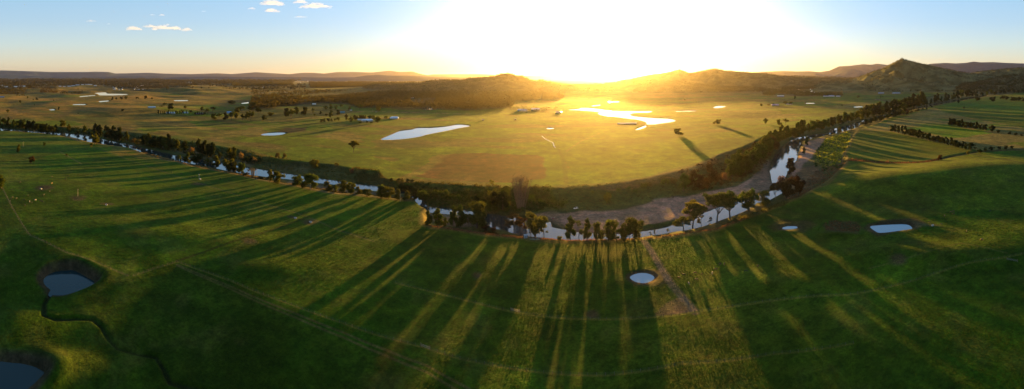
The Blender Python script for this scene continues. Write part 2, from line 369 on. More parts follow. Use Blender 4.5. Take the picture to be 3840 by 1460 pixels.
def water_material(name, base, rough, bump, ior=1.33):
    m = bpy.data.materials.new(name); m.use_nodes = True
    nt = m.node_tree; N = nt.nodes; L = nt.links; b = N['Principled BSDF']
    b.inputs['Base Color'].default_value = (*base, 1); b.inputs['Roughness'].default_value = rough
    b.inputs['IOR'].default_value = ior; b.inputs['Specular IOR Level'].default_value = 0.5
    geo = N.new('ShaderNodeNewGeometry'); n = N.new('ShaderNodeTexNoise'); n.inputs['Scale'].default_value = 0.5; n.inputs['Detail'].default_value = 3
    L.new(geo.outputs['Position'], n.inputs['Vector'])
    bp = N.new('ShaderNodeBump'); bp.inputs['Strength'].default_value = bump; bp.inputs['Distance'].default_value = 0.1
    L.new(n.outputs['Fac'], bp.inputs['Height']); L.new(bp.outputs[0], b.inputs['Normal'])
    return m


def leaf_material(name, col, trans=0.35, var=0.35):
    m = bpy.data.materials.new(name); m.use_nodes = True
    nt = m.node_tree; N = nt.nodes; L = nt.links; N.remove(N['Principled BSDF']); out = N['Material Output']
    oi = N.new('ShaderNodeObjectInfo'); tc = N.new('ShaderNodeTexCoord'); nz = N.new('ShaderNodeTexNoise')
    nz.inputs['Scale'].default_value = 3.5; nz.inputs['Detail'].default_value = 3
    geo = N.new('ShaderNodeNewGeometry')
    L.new(tc.outputs['Object'], nz.inputs['Vector'])
    hs = N.new('ShaderNodeHueSaturation'); hs.inputs['Color'].default_value = (*col, 1)
    mr = N.new('ShaderNodeMapRange'); mr.inputs[3].default_value = 0.47; mr.inputs[4].default_value = 0.53
    L.new(oi.outputs['Random'], mr.inputs[0]); L.new(mr.outputs[0], hs.inputs['Hue'])
    m1 = N.new('ShaderNodeMapRange'); m1.inputs[1].default_value = .3; m1.inputs[2].default_value = .7; m1.inputs[3].default_value = 1 - var; m1.inputs[4].default_value = 1 + var * 1.3
    L.new(nz.outputs['Fac'], m1.inputs[0])
    m2 = N.new('ShaderNodeMath'); m2.operation = 'MULTIPLY'; L.new(m1.outputs[0], m2.inputs[0])
    m3 = N.new('ShaderNodeMapRange'); m3.inputs[3].default_value = .75; m3.inputs[4].default_value = 1.3; L.new(geo.outputs['Random Per Island'], m3.inputs[0])
    L.new(m3.outputs[0], m2.inputs[1]); L.new(m2.outputs[0], hs.inputs['Value'])
    d = N.new('ShaderNodeBsdfDiffuse'); t = N.new('ShaderNodeBsdfTranslucent'); mx = N.new('ShaderNodeMixShader'); mx.inputs[0].default_value = trans
    tm = N.new('ShaderNodeMix'); tm.data_type = 'RGBA'; tm.blend_type = 'MULTIPLY'; tm.inputs[0].default_value = 1; tm.inputs[7].default_value = (1.7, 1.45, .6, 1)
    L.new(hs.outputs[0], d.inputs[0]); L.new(hs.outputs[0], tm.inputs[6]); L.new(tm.outputs[2], t.inputs[0])
    L.new(d.outputs[0], mx.inputs[1]); L.new(t.outputs[0], mx.inputs[2]); L.new(mx.outputs[0], out.inputs['Surface'])
    MATS[name] = m
    return m


M_GROUND = ground_material()
M_WATER = water_material('river_water', (0.022, 0.030, 0.028), 0.05, 0.3, 1.6)
M_POND = water_material('pond_water', (0.05, 0.085, 0.105), 0.03, 0.06, 1.7)
M_BRIGHT = water_material('silty_pond_water', (0.20, 0.28, 0.34), 0.04, 0.1, 1.5)
M_DEEP = water_material('deep_pond_water', (0.010, 0.026, 0.030), 0.08, 0.2, 1.3)
M_OAK = leaf_material('river_oak_leaf', (0.040, 0.054, 0.014), 0.4)
M_GUM = leaf_material('gum_leaf', (0.058, 0.066, 0.020), 0.42)
M_DARK = leaf_material('dark_leaf', (0.020, 0.028, 0.011), 0.22)
M_YEL = leaf_material('yellow_leaf', (0.12, 0.12, 0.02), 0.45)
M_RED = leaf_material('russet_leaf', (0.040, 0.024, 0.012), 0.3)
M_REED = leaf_material('reed_leaf', (0.20, 0.21, 0.03), 0.5)
M_SCRUB = leaf_material('scrub_leaf', (0.060, 0.056, 0.022), 0.3)
M_DRY = leaf_material('dry_scrub_leaf', (0.12, 0.078, 0.042), 0.3)
M_TWIG = leaf_material('grey_twig', (0.075, 0.058, 0.040), .25)
M_FAR = leaf_material('far_leaf', (0.030, 0.030, 0.014), 0.2)
M_BARK = mat('bark', (0.075, 0.052, 0.035), .9, noise=(6, .4))
M_STEM = mat('grey_stem', (0.13, 0.095, 0.065), .9)
M_PALE = mat('pale_bark', (0.30, 0.24, 0.18), .85, noise=(5, .3))


# ------------------------------------------------------------------ objects and tags
def tag(o, label=None, cat=None, group=None, kind=None):
    if label: o['label'] = label
    if cat: o['category'] = cat
    if group: o['group'] = group
    if kind: o['kind'] = kind
    return o


class MB:
    def __init__(s): s.v = []; s.f = []; s.m = []; s.n = 0

    def add(s, V, Fs, mi=0):
        V = np.asarray(V, float).reshape(-1, 3)
        s.v.append(V)
        for f in Fs: s.f.append(tuple(i + s.n for i in f)); s.m.append(mi)
        s.n += len(V)

    def box(s, c, d, mi=0, rz=0.0):
        x, y, z = [q / 2 for q in d]; ca, sa = math.cos(rz), math.sin(rz)
        V = []
        for k in (-z, z):
            for i, j in ((-x, -y), (x, -y), (x, y), (-x, y)):
                V.append((c[0] + i * ca - j * sa, c[1] + i * sa + j * ca, c[2] + k))
        s.add(V, [(3, 2, 1, 0), (4, 5, 6, 7), (0, 1, 5, 4), (1, 2, 6, 5), (2, 3, 7, 6), (3, 0, 4, 7)], mi)

    def tube(s, pts, rad, n=6, mi=0, cap=True):
        pts = [Vector(p) for p in pts]; V = []; Fs = []
        for i, p in enumerate(pts):
            t = (pts[min(i + 1, len(pts) - 1)] - pts[max(i - 1, 0)]).normalized()
            u = t.cross(Vector((0, 0, 1)) if abs(t.z) < .9 else Vector((1, 0, 0))).normalized(); w = t.cross(u)
            for k in range(n):
                a = 2 * PI * k / n
                V.append(p + (u * math.cos(a) + w * math.sin(a)) * rad[i])
        for i in range(len(pts) - 1):
            for k in range(n):
                a, b = i * n + k, i * n + (k + 1) % n
                Fs.append((a, b, b + n, a + n))
        if cap: Fs += [tuple(range(n))[::-1], tuple(range((len(pts) - 1) * n, len(pts) * n))]
        s.add([tuple(v) for v in V], Fs, mi)

    def mesh(s, name, mats):
        me = bpy.data.meshes.new(name)
        V = np.concatenate(s.v); me.from_pydata(V.tolist(), [], s.f)
        for m in mats: me.materials.append(m)
        if len(mats) > 1: me.polygons.foreach_set('material_index', s.m)
        me.update(); return me


def quads_mesh(name, V, mats, mi=None, tri=False):
    """V: (n,4,3) corners"""
    n = len(V); k = V.shape[1]
    me = bpy.data.meshes.new(name)
    me.vertices.add(n * k); me.vertices.foreach_set('co', V.reshape(-1).astype(np.float32))
    me.loops.add(n * k); me.loops.foreach_set('vertex_index', np.arange(n * k, dtype=np.int32))
    me.polygons.add(n); me.polygons.foreach_set('loop_start', np.arange(0, n * k, k, dtype=np.int32)); me.polygons.foreach_set('loop_total', np.full(n, k, dtype=np.int32))
    for m in mats: me.materials.append(m)
    if mi is not None: me.polygons.foreach_set('material_index', mi.astype(np.int32))
    me.update(); me.validate(); return me


def link(name, me, parent=None, loc=None, smooth=False):
    o = bpy.data.objects.new(name, me); COL.objects.link(o)
    if parent: o.parent = parent
    if loc is not None: o.location = loc
    if smooth and me: me.polygons.foreach_set('use_smooth', [True] * len(me.polygons))
    return o


def leaves(C, size, rng, flat=0.0):
    """a quad of leaves at each centre, turned at random"""
    n = len(C)
    a = rng.normal(size=(n, 3)); a[:, 2] *= (1 - flat); a /= np.linalg.norm(a, axis=1)[:, None] + 1e-9
    b = rng.normal(size=(n, 3)); b -= (b * a).sum(1)[:, None] * a; b /= np.linalg.norm(b, axis=1)[:, None] + 1e-9
    s = (size * rng.uniform(.6, 1.4, n))[:, None]
    r = rng.uniform(.5, 1.0, (n, 1))
    return np.stack([C - a * s, C - b * s * r, C + a * s, C + b * s * r], 1)


# ------------------------------------------------------------------ haze, ground
def build_ground():
    A = 1920 / F
    th_in = np.arange(-260, 4101, 3.4) - 1920; th_in = th_in / F
    th_out = np.linspace(th_in[-1], 2 * PI + th_in[0], 120)[1:-1]
    TH = np.concatenate([th_in, th_out])
    ys = np.concatenate([np.arange(1500, 700, -3.0), np.arange(700, 430, -1.7), np.arange(430, 312, -1.0), np.arange(312, 297, -1.5)])
    R = HC * F / (ys - HOR)
    R = np.concatenate([[3, 20, 45, 75, 105, 130], R, np.geomspace(R[-1] * 1.15, 52000, 10)])
    R = np.unique(np.round(R, 3))
    nt_, nr = len(TH), len(R)
    g, r = np.meshgrid(TH, R)
    X = (r * np.sin(g)).ravel(); Y = (r * np.cos(g)).ravel()
    Z = base_height(X, Y)
    C, T = paint(X, Y, Z)
    me = bpy.data.meshes.new('ground')
    n = len(X)
    me.vertices.add(n); co = np.stack([X, Y, Z], 1).astype(np.float32); me.vertices.foreach_set('co', co.ravel())
    i = np.arange(nr - 1)[:, None] * nt_; j = np.arange(nt_)[None, :]; j2 = (j + 1) % nt_
    q = np.stack([i + j, i + j2, i + nt_ + j2, i + nt_ + j], -1).reshape(-1, 4)[:, ::-1]
    cap = np.arange(nt_)[::-1]
    nq = len(q)
    me.loops.add(nq * 4); me.loops.foreach_set('vertex_index', q.ravel().astype(np.int32))
    me.polygons.add(nq); me.polygons.foreach_set('loop_start', np.arange(0, nq * 4, 4, dtype=np.int32)); me.polygons.foreach_set('loop_total', np.full(nq, 4, np.int32))
    me.polygons.foreach_set('use_smooth', np.ones(nq, bool))
    me.update()
    a = me.attributes.new('field_colour', 'FLOAT_COLOR', 'POINT'); a.data.foreach_set('color', np.concatenate([C, np.ones((n, 1))], 1).astype(np.float32).ravel())
    a = me.attributes.new('tuft', 'FLOAT', 'POINT'); a.data.foreach_set('value', T.astype(np.float32))
    me.materials.append(M_GROUND); me.validate()
    tag(link('ground', me), 'river flats and paddocks of green and straw coloured pasture', kind='structure')


def paint(X, Y, Z):
    """the colour of the sward, soil and sand, plus the painted shading below the mound"""
    R = np.hypot(X, Y); px = np.arctan2(X, Y) * F + 1920
    sc = sdist(X, Y, CORR, 260)
    beyond = (sc < 0) & (R > np.interp(px, BX, BR))
    jx = X + 6 * fbm(X, Y, 30, 2, 5); jy = Y + 6 * fbm(X, Y, 30, 2, 6)
    deep = np.array([0.042, 0.078, 0.012]); olive = np.array([0.075, 0.090, 0.024]); straw = np.array([0.19, 0.150, 0.060]); gold = np.array([0.20, 0.115, 0.042])
    lush = np.array([0.060, 0.120, 0.016]); mud = np.array([0.050, 0.036, 0.026]); sand = np.array([0.32, 0.175, 0.155]); brown = np.array([0.082, 0.034, 0.024])
    n = fbm(X, Y, 140, 4, 101); n2 = fbm(X, Y, 40, 3, 111)
    C = deep[None, :] + (olive - deep)[None, :] * sstep(-.35, .5, n)[:, None]

    def mixin(c, w):
        nonlocal C
        C = C * (1 - w[:, None]) + np.array(c)[None, :] * w[:, None]

    def area(poly, c, soft=3.0, wt=1.0, nz=0.0, z=0.0):
        s = sdist(jx, jy, world(poly, z), 60)
        w = sstep(-soft, soft, s) * wt
        if nz: w = w * np.clip(1 + nz * n2, 0, 1)
        mixin(c, w)
    # beyond the river: yellower, then straw and gold with distance
    w = np.where(beyond, 1.0, 0.0)
    mixin((0.095, 0.105, 0.024), w)
    mixin(straw, w * sstep(-.1, .6, fbm(X, Y, 330, 4, 121)) * .75)
    mixin(gold, w * sstep(700, 1500, R) * sstep(1700, 900, px) * np.clip(.55 + 1.1 * fbm(X, Y, 480, 3, 123), 0, 1))
    mixin((0.050, 0.075, 0.022), w * sstep(1700, 900, px) * sstep(.15, .55, fbm(X, Y, 260, 3, 127)) * .7)
    mixin((0.11, 0.085, 0.04), w * sstep(1500, 3500, R) * .6)
    mixin((0.10, 0.125, 0.026), w * sstep(1400, 1800, px) * sstep(1400, 900, R) * (.6 + .4 * n))
    # near fields
    area([(0, 720), (0, 622), (60, 606), (125, 590), (170, 645), (80, 690)], (0.095, 0.100, 0.045), 1.5, .8)
    area([(0, 500), (66, 497), (204, 508), (286, 530), (368, 560), (225, 571), (0, 618), (-300, 640), (-300, 500)], (0.105, 0.110, 0.040), 2, .75, .5)
    area([(122, 605), (225, 573), (368, 561), (511, 611), (380, 622), (306, 628), (175, 643), (150, 625)], lush * .8, 1.5, .9)
    area([(330, 536), (439, 552), (490, 560), (585, 597), (511, 610), (390, 566)], (0.14, 0.12, 0.035), 2, .8, .4)
    area([(530, 610), (603, 601), (766, 637), (914, 665), (1144, 709), (1253, 730), (1465, 752), (1590, 764), (1590, 845), (1684, 865), (1500, 880), (1280, 868), (1113, 800), (746, 688)], (0.038, 0.078, 0.012), 2, .85)
    area([(160, 640), (306, 630), (511, 612), (746, 690), (1113, 802), (1160, 815), (664, 975), (260, 945), (110, 880), (10, 706)], (0.070, 0.092, 0.022), 2, .7, .5)
    area([(-800, 700), (8, 706), (46, 780), (87, 851), (110, 884), (163, 907), (-800, 1000)], (0.070, 0.080, 0.036), 1.5, .8)
    area([(-300, 1000), (110, 890), (500, 1040), (664, 990), (1100, 1160), (1700, 1440), (1900, 3000), (-300, 3000)], (0.050, 0.058, 0.020), 6, .75, .5)
    area([(1590, 850), (1870, 893), (2119, 911), (2410, 903), (2600, 1170), (2350, 1197), (1918, 1167), (1484, 1062), (1300, 990), (1280, 870)], (0.045, 0.070, 0.014), 2, .7)
    area([(2425, 905), (2690, 868), (2940, 765), (3060, 740), (3270, 830), (3250, 880), (2900, 900), (2700, 930)], (0.032, 0.066, 0.010), 2, .9)
    area([(3040, 735), (3117, 680), (3180, 615), (3440, 628), (3570, 596), (3700, 580), (3950, 600), (3950, 800), (3600, 790), (3400, 830), (3270, 826)], (0.115, 0.105, 0.032), 3, .75, .7)
    area([(3080, 745), (3250, 800), (3420, 830), (3560, 800), (3450, 770), (3200, 730)], (0.055, 0.058, 0.026), 5, .7)  # dark band below the mound: slope shading painted into the ground colour
    area([(3191, 530), (3340, 500), (3651, 560), (3620, 575), (3500, 610), (3440, 618), (3181, 596)], (0.085, 0.095, 0.035), 2, .8, .5)
    area([(3225, 488), (3290, 468), (3500, 402), (3560, 425), (3950, 500), (3950, 560), (3660, 568), (3640, 560), (3340, 495)], (0.17, 0.145, 0.075), 2, .8, .4)
    area([(3412, 480), (3545, 466), (3720, 502), (3600, 518), (3560, 520)], lush * 1.15, 2, .95)
    area([(3500, 402), (3646, 372), (3800, 378), (3950, 395), (3950, 440), (3760, 420), (3610, 408), (3560, 412)], (0.07, 0.12, 0.02), 2, .85, .4)
    # the ploughed and the mown patches beyond the river
    area([(1560, 660), (1620, 625), (1634, 600), (1650, 585), (1710, 578), (1830, 576), (1950, 584), (2020, 582), (2038, 600), (2044, 640), (2040, 668), (1960, 682), (1800, 682), (1640, 672)], brown, 2.5, 1.0, .3)
    area([(1500, 690), (1560, 664), (1640, 615), (1690, 580), (1640, 580), (1560, 630), (1470, 670)], (0.16, 0.14, 0.05), 5, .7)
    area([(1560, 690), (1800, 688), (2000, 690), (2000, 700), (1800, 703), (1586, 695)], lush, 3, .7)
    area([(2080, 565), (2160, 590), (2180, 690), (2100, 695), (2120, 640)], (0.16, 0.13, 0.055), 5, .5, .8)
    area([(1210, 545), (1400, 552), (1500, 560), (1300, 600), (1150, 580)], (0.075, 0.11, 0.02), 10, .5)
    area([(1025, 500), (1075, 480), (1150, 478), (1150, 490), (1090, 500)], mud, 3, .9)
    area([(1535, 374), (1630, 376), (1632, 398), (1560, 394)], (0.20, 0.13, 0.10), 10, .9)
    # the ploughed soil and the sward keep their own strength
    C = C * np.where((C[:, 1] > C[:, 0] * .93)[:, None], np.where(beyond[:, None], np.array([.66, 1.12, .18]), np.array([.60, .98, .20])), np.array([1.0, .92, .62])[None, :])
    mixin((0.11, 0.070, 0.028), np.where(beyond, 1, 0) * sstep(.05, .5, fbm(X * .6 + Y * .3, Y * 1.4, 95, 4, 161)) * .8)
    mixin((0.028, 0.062, 0.012), np.where(beyond, 1, 0) * sstep(.1, .5, fbm(X * .7, Y * 1.3, 130, 4, 163)) * .8)
    C = C * (1 + (.34 + .2 * beyond) * fbm(X, Y, 17 + 0 * X, 3, 151) + .22 * fbm(X, Y, 62, 3, 152))[:, None]
    # farm pond banks, mud
    for P, pz, bk, _l in PONDS:
        far_ = np.hypot(*P.mean(0))
        s = sdist(X, Y, P, 40)
        ww = 3.0 + 2.2 * bk if far_ < 700 else 5
        mixin(mud * (1.5 if far_ > 700 else 1.1), sstep(-ww, -ww * .35, s + 1.5 * n2) * .95)
    area([(2335, 1040), (2380, 1012), (2470, 1008), (2500, 1050), (2450, 1075), (2380, 1074)], (0.085, 0.052, 0.034), 3, .8, .5)
    area([(2470, 1168), (2530, 1120), (2560, 1110), (2606, 1172), (2560, 1182), (2480, 1182)], (0.105, 0.065, 0.050), 1.0, .95)
    area([(2870, 845), (2920, 822), (3000, 828), (3050, 845), (3000, 868), (2900, 864)], (0.060, 0.046, 0.026), 3, .7)
    area([(3075, 845), (3120, 825), (3200, 830), (3235, 850), (3220, 880), (3160, 878), (3100, 865)], (0.075, 0.050, 0.036), 3, .8, .6)
    area([(3235, 850), (3290, 828), (3420, 825), (3480, 845), (3440, 868), (3300, 885)], mud, 3, .85)
    area([(3420, 845), (3520, 850), (3540, 858), (3440, 862)], (0.13, 0.10, 0.07), 2, .6, .5)
    for a_, b_, r_ in ((1108, 818, 7), (1165, 835, 9), (399, 768, 7), (160, 712, 14), (292, 745, 12), (932, 912, 8), (745, 690, 9), (1775, 1038, 5), (3350, 990, 9), (2700, 950, 0), (2230, 1190, 6)):
        x0, y0 = at(a_, b_)
        if r_: mixin((0.075, 0.050, 0.034), sstep(r_, r_ * .3, np.hypot(jx - x0, jy - y0)) * .85)
    # lines
    for P, hw, c, wt in TRACKS:
        d = ldist(X, Y, P, 20)
        g = np.maximum(hw, R * 0.0019)
        mixin([q * (1.25 if c[0] > .075 else .8) for q in c], sstep(g * 1.4, g * .5, d) * min(1, wt * 1.15))
    d = ldist(X, Y, CREEK, 14); mixin((0.020, 0.024, 0.012), sstep(1.9 + 1.0 * n, .3, d + .8 * n2) * .8)
    d = ldist(X, Y, GULLY, 18); mixin((0.085, 0.060, 0.034), sstep(9, 3, d + 2 * n2) * .9)
    # river corridor: rough grass, then gravel and sand
    w = sstep(-2, 3, sc + 2 * n2)
    mixin((0.060, 0.062, 0.022), w * .9)
    mixin((0.105, 0.085, 0.045), w * sstep(.0, .5, n2) * .7)
    def sandy(poly, c=sand, wt=.95, soft=2.5):
        area(poly, c, soft, wt, .4, -5.2)
    sandy([(2090, 845), (2040, 805), (2110, 805), (2180, 795), (2260, 797), (2310, 790), (2400, 770), (2460, 757), (2440, 742), (2560, 740), (2650, 722), (2760, 700), (2850, 650), (2895, 640), (2900, 700), (2800, 735), (2680, 780), (2600, 810), (2530, 838), (2470, 852), (2380, 870), (2260, 874), (2150, 868)])
    sandy([(2000, 800), (2060, 790), (2110, 805), (2080, 850), (2040, 830)], (0.20, 0.125, 0.10))
    sandy([(2790, 705), (2850, 640), (2880, 600), (2910, 630), (2900, 700), (2850, 715)], (0.16, 0.105, 0.09))
    sandy([(2990, 590), (3005, 552), (3030, 528), (3090, 515), (3080, 535), (3062, 560), (3040, 590), (3010, 620), (2990, 660), (2960, 680), (2960, 650)])
    sandy([(2960, 680), (3010, 625), (3060, 620), (3110, 670), (3050, 700), (3000, 735), (2940, 745)], (0.12, 0.072, 0.05), .8)
    area([(3095, 515), (3150, 500), (3185, 490), (3190, 540), (3165, 575), (3150, 610), (3080, 620), (3050, 600), (3070, 555)], (0.10, 0.115, 0.024), 3, .9, .4, -3)
    sandy([(1600, 800), (1660, 803), (1720, 806), (1770, 812), (1800, 845), (1740, 850), (1640, 830)], (0.14, 0.10, 0.075))
    sandy([(1160, 706), (1165, 690), (1260, 700), (1300, 712), (1380, 718), (1420, 724), (1410, 738), (1300, 730), (1230, 722)], (0.17, 0.115, 0.09))
    sandy([(1060, 690), (1080, 676), (1120, 680), (1110, 697)], (0.17, 0.115, 0.09))
    sandy([(240, 500), (330, 505), (420, 540), (470, 545), (440, 552), (330, 530)], (0.14, 0.10, 0.07), .7)
    sandy([(640, 560), (690, 560), (830, 585), (960, 615), (940, 625), (800, 600), (690, 580)], (0.15, 0.11, 0.07), .75)
    area([(1560, 690), (1900, 708), (2180, 702), (2450, 664), (2600, 620), (2640, 660), (2500, 735), (2300, 775), (2100, 785), (1900, 780), (1600, 760)], (0.070, 0.088, 0.020), 4, .85, .5, -3)
    area([(2180, 704), (2300, 690), (2455, 662), (2557, 638), (2680, 590), (2700, 600), (2560, 665), (2440, 690), (2300, 712)], (0.15, 0.095, 0.045), 3, .8, .3, -1)
    # the crest of the near bank carries dry grass
    bl = ldist(X, Y, world(NEARBANK, -.5), 30)
    mixin((0.125, 0.090, 0.030), sstep(5.5, 1.0, bl + 2.5 * n2) * .8 * (px > 1500))
    mixin((0.12, 0.085, 0.05), sstep(4.5, 1.0, bl + 2.5 * n2) * .8 * (px <= 1500))
    s = sdist(X, Y, SPIT, 40); mixin((0.035, 0.055, 0.014), sstep(-2, 0, s))
    for P in RIVW:
        s = sdist(X, Y, P, 40); mixin((0.035, 0.028, 0.020), sstep(-3.5, 0, s + n2) * .8)
    # woodland floor
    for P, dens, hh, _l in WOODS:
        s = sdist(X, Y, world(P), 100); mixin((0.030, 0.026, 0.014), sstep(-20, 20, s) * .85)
    # straw tint in patches near, and rank green tussocks
    mixin((0.085, 0.095, 0.022), np.where(beyond, 0, 1) * sstep(.1, .6, fbm(X, Y, 16, 3, 131)) * .35 * (sc < -2))
    T = np.full(X.shape, 0.45)
    T = T * (1 - .6 * sstep(300, 1500, R))
    T = T * (1 - .6 * sstep(0, 6, sc))
    T = T + .28 * sstep(420, 150, R) * (.4 + fbm(X, Y, 35, 2, 141))
    C = C * np.array([.72, .70, .60])[None, :]
    return C, np.clip(T, .1, 1)


WOODS = [   # outline, trees per hectare, height, label
    ([(945, 372), (1000, 367), (1080, 366), (1160, 368), (1240, 362), (1330, 354), (1480, 341), (1560, 343), (1700, 343), (1900, 345), (2040, 347), (2115, 356), (2100, 372), (2010, 378), (1929, 382), (1922, 404), (1768, 414), (1723, 413), (1574, 410),
      (1400, 405), (1340, 406), (1300, 394), (1210, 389), (1160, 391), (1060, 402), (1020, 412), (950, 411), (940, 392)], 26, 15, 'broad belt of dark bushland across the middle distance'),
    ([(1160, 316), (1240, 312), (1360, 309), (1500, 312), (1560, 316), (1560, 330), (1480, 327), (1360, 326), (1230, 332), (1165, 331)], 16, 17, 'strip of woodland under the tower hill, left end'),
    ([(860, 311), (960, 308), (1090, 309), (1100, 322), (1000, 322), (880, 323)], 16, 17, 'dark wood on the far slope behind the reservoir'),
    ([(-300, 300), (0, 300), (500, 299), (1000, 300), (1150, 302), (1050, 309), (880, 315), (760, 321), (640, 329), (560, 337), (500, 338), (430, 331), (380, 320), (240, 322), (180, 331), (0, 331), (-300, 335)], 3.2, 24, 'hazy woodland of the far plain on the left'),
    ([(-200, 336), (60, 337), (105, 340), (100, 347), (40, 352), (-200, 360)], 14, 14, 'dark wood at the far left edge'),
    ([(150, 341), (215, 336), (215, 348), (150, 350)], 12, 14, 'small dark wood beside the white sheds'),
    ([(225, 344), (310, 346), (308, 353), (225, 351)], 10, 14, 'scattered grove left of the reservoir'),
    ([(2930, 325), (3100, 323), (3350, 325), (3355, 337), (3200, 338), (3060, 337), (2935, 334)], 30, 16, 'straight dark tree belt below the pointed hill'),
    ([(2860, 330), (2930, 338), (3010, 345), (3060, 352), (3140, 350), (3160, 356), (3060, 362), (2990, 360), (2900, 352), (2860, 350)], 20, 14, 'leafy village gardens below the right hills'),
    ([(3370, 318), (3500, 320), (3700, 322), (4000, 322), (4000, 346), (3860, 342), (3700, 344), (3560, 343), (3450, 338), (3380, 334)], 14, 15, 'open woodland at the foot of the right hills'),
    ([(2080, 330), (2300, 330), (2500, 334), (2750, 333), (2860, 335), (2860, 345), (2600, 346), (2400, 342), (2250, 346), (2080, 346)], 20, 15, 'bushland glowing at the foot of the hills below the sun'),
    ([(1420, 331), (1480, 330), (1490, 338), (1425, 337)], 8, 14, 'small grove on the far slope below the tower hill'),
    ([(1900, 404), (1960, 401), (2050, 405), (2090, 412), (2060, 417), (1960, 415), (1905, 412)], 30, 6, 'garden hedges round the sunlit homestead'),
]


_HC = {}


def hgt(x, y):
    return float(base_height(np.array([x]), np.array([y]))[0])


class Placer:
    """walks down the line of sight of many points at once until each meets the land"""
    def __call__(s, pts):
        px = np.array([p[0] for p in pts], float); py = np.array([p[1] for p in pts], float)
        th = (px - 1920) / F
        d0 = HC * F / (py - HOR)
        lo = d0 * 0.92; hi = d0 * 1.1
        z = np.zeros(len(pts)); d = d0.copy()
        for _ in range(7):
            z = base_height(d * np.sin(th), d * np.cos(th))
            dn = (HC - z) * F / (py - HOR)
            d = d + (dn - d) * .8
        z = base_height(d * np.sin(th), d * np.cos(th))
        return d * np.sin(th), d * np.cos(th), z, d


PLACE = Placer()


# ------------------------------------------------------------------ trees (height 1, scaled when planted)
def limb_points(p0, p1, rng, n=4, wob=.05):
    P = [np.array(p0) + (np.array(p1) - np.array(p0)) * t + (rng.normal(size=3) * wob * (0 < t < 1)) for t in np.linspace(0, 1, n)]
    return [tuple(p) for p in P]


def make_crown(blobs, n, size, rng, core=.0, flat=0):
    """leaf quads spread through the shells of several lumps"""
    vol = np.array([b[3] * b[4] * b[5] for b in blobs]) ** .75; vol /= vol.sum()
    C = []
    for b, w in zip(blobs, vol):
        k = max(6, int(n * w)); v = rng.normal(size=(k, 3)); v /= np.linalg.norm(v, axis=1)[:, None]
        r = rng.uniform(core, 1, (k, 1)) ** .45
        q = v * r * (1 + .22 * np.sin(v[:, :1] * 5 + b[0] * 20) + .15 * rng.normal(size=(k, 1)) * .5)
        q = q * np.array(b[3:6]) + np.array(b[0:3]); C.append(q)
    C = np.concatenate(C); C = C[C[:, 2] > .015]
    return leaves(C, size, rng, flat)


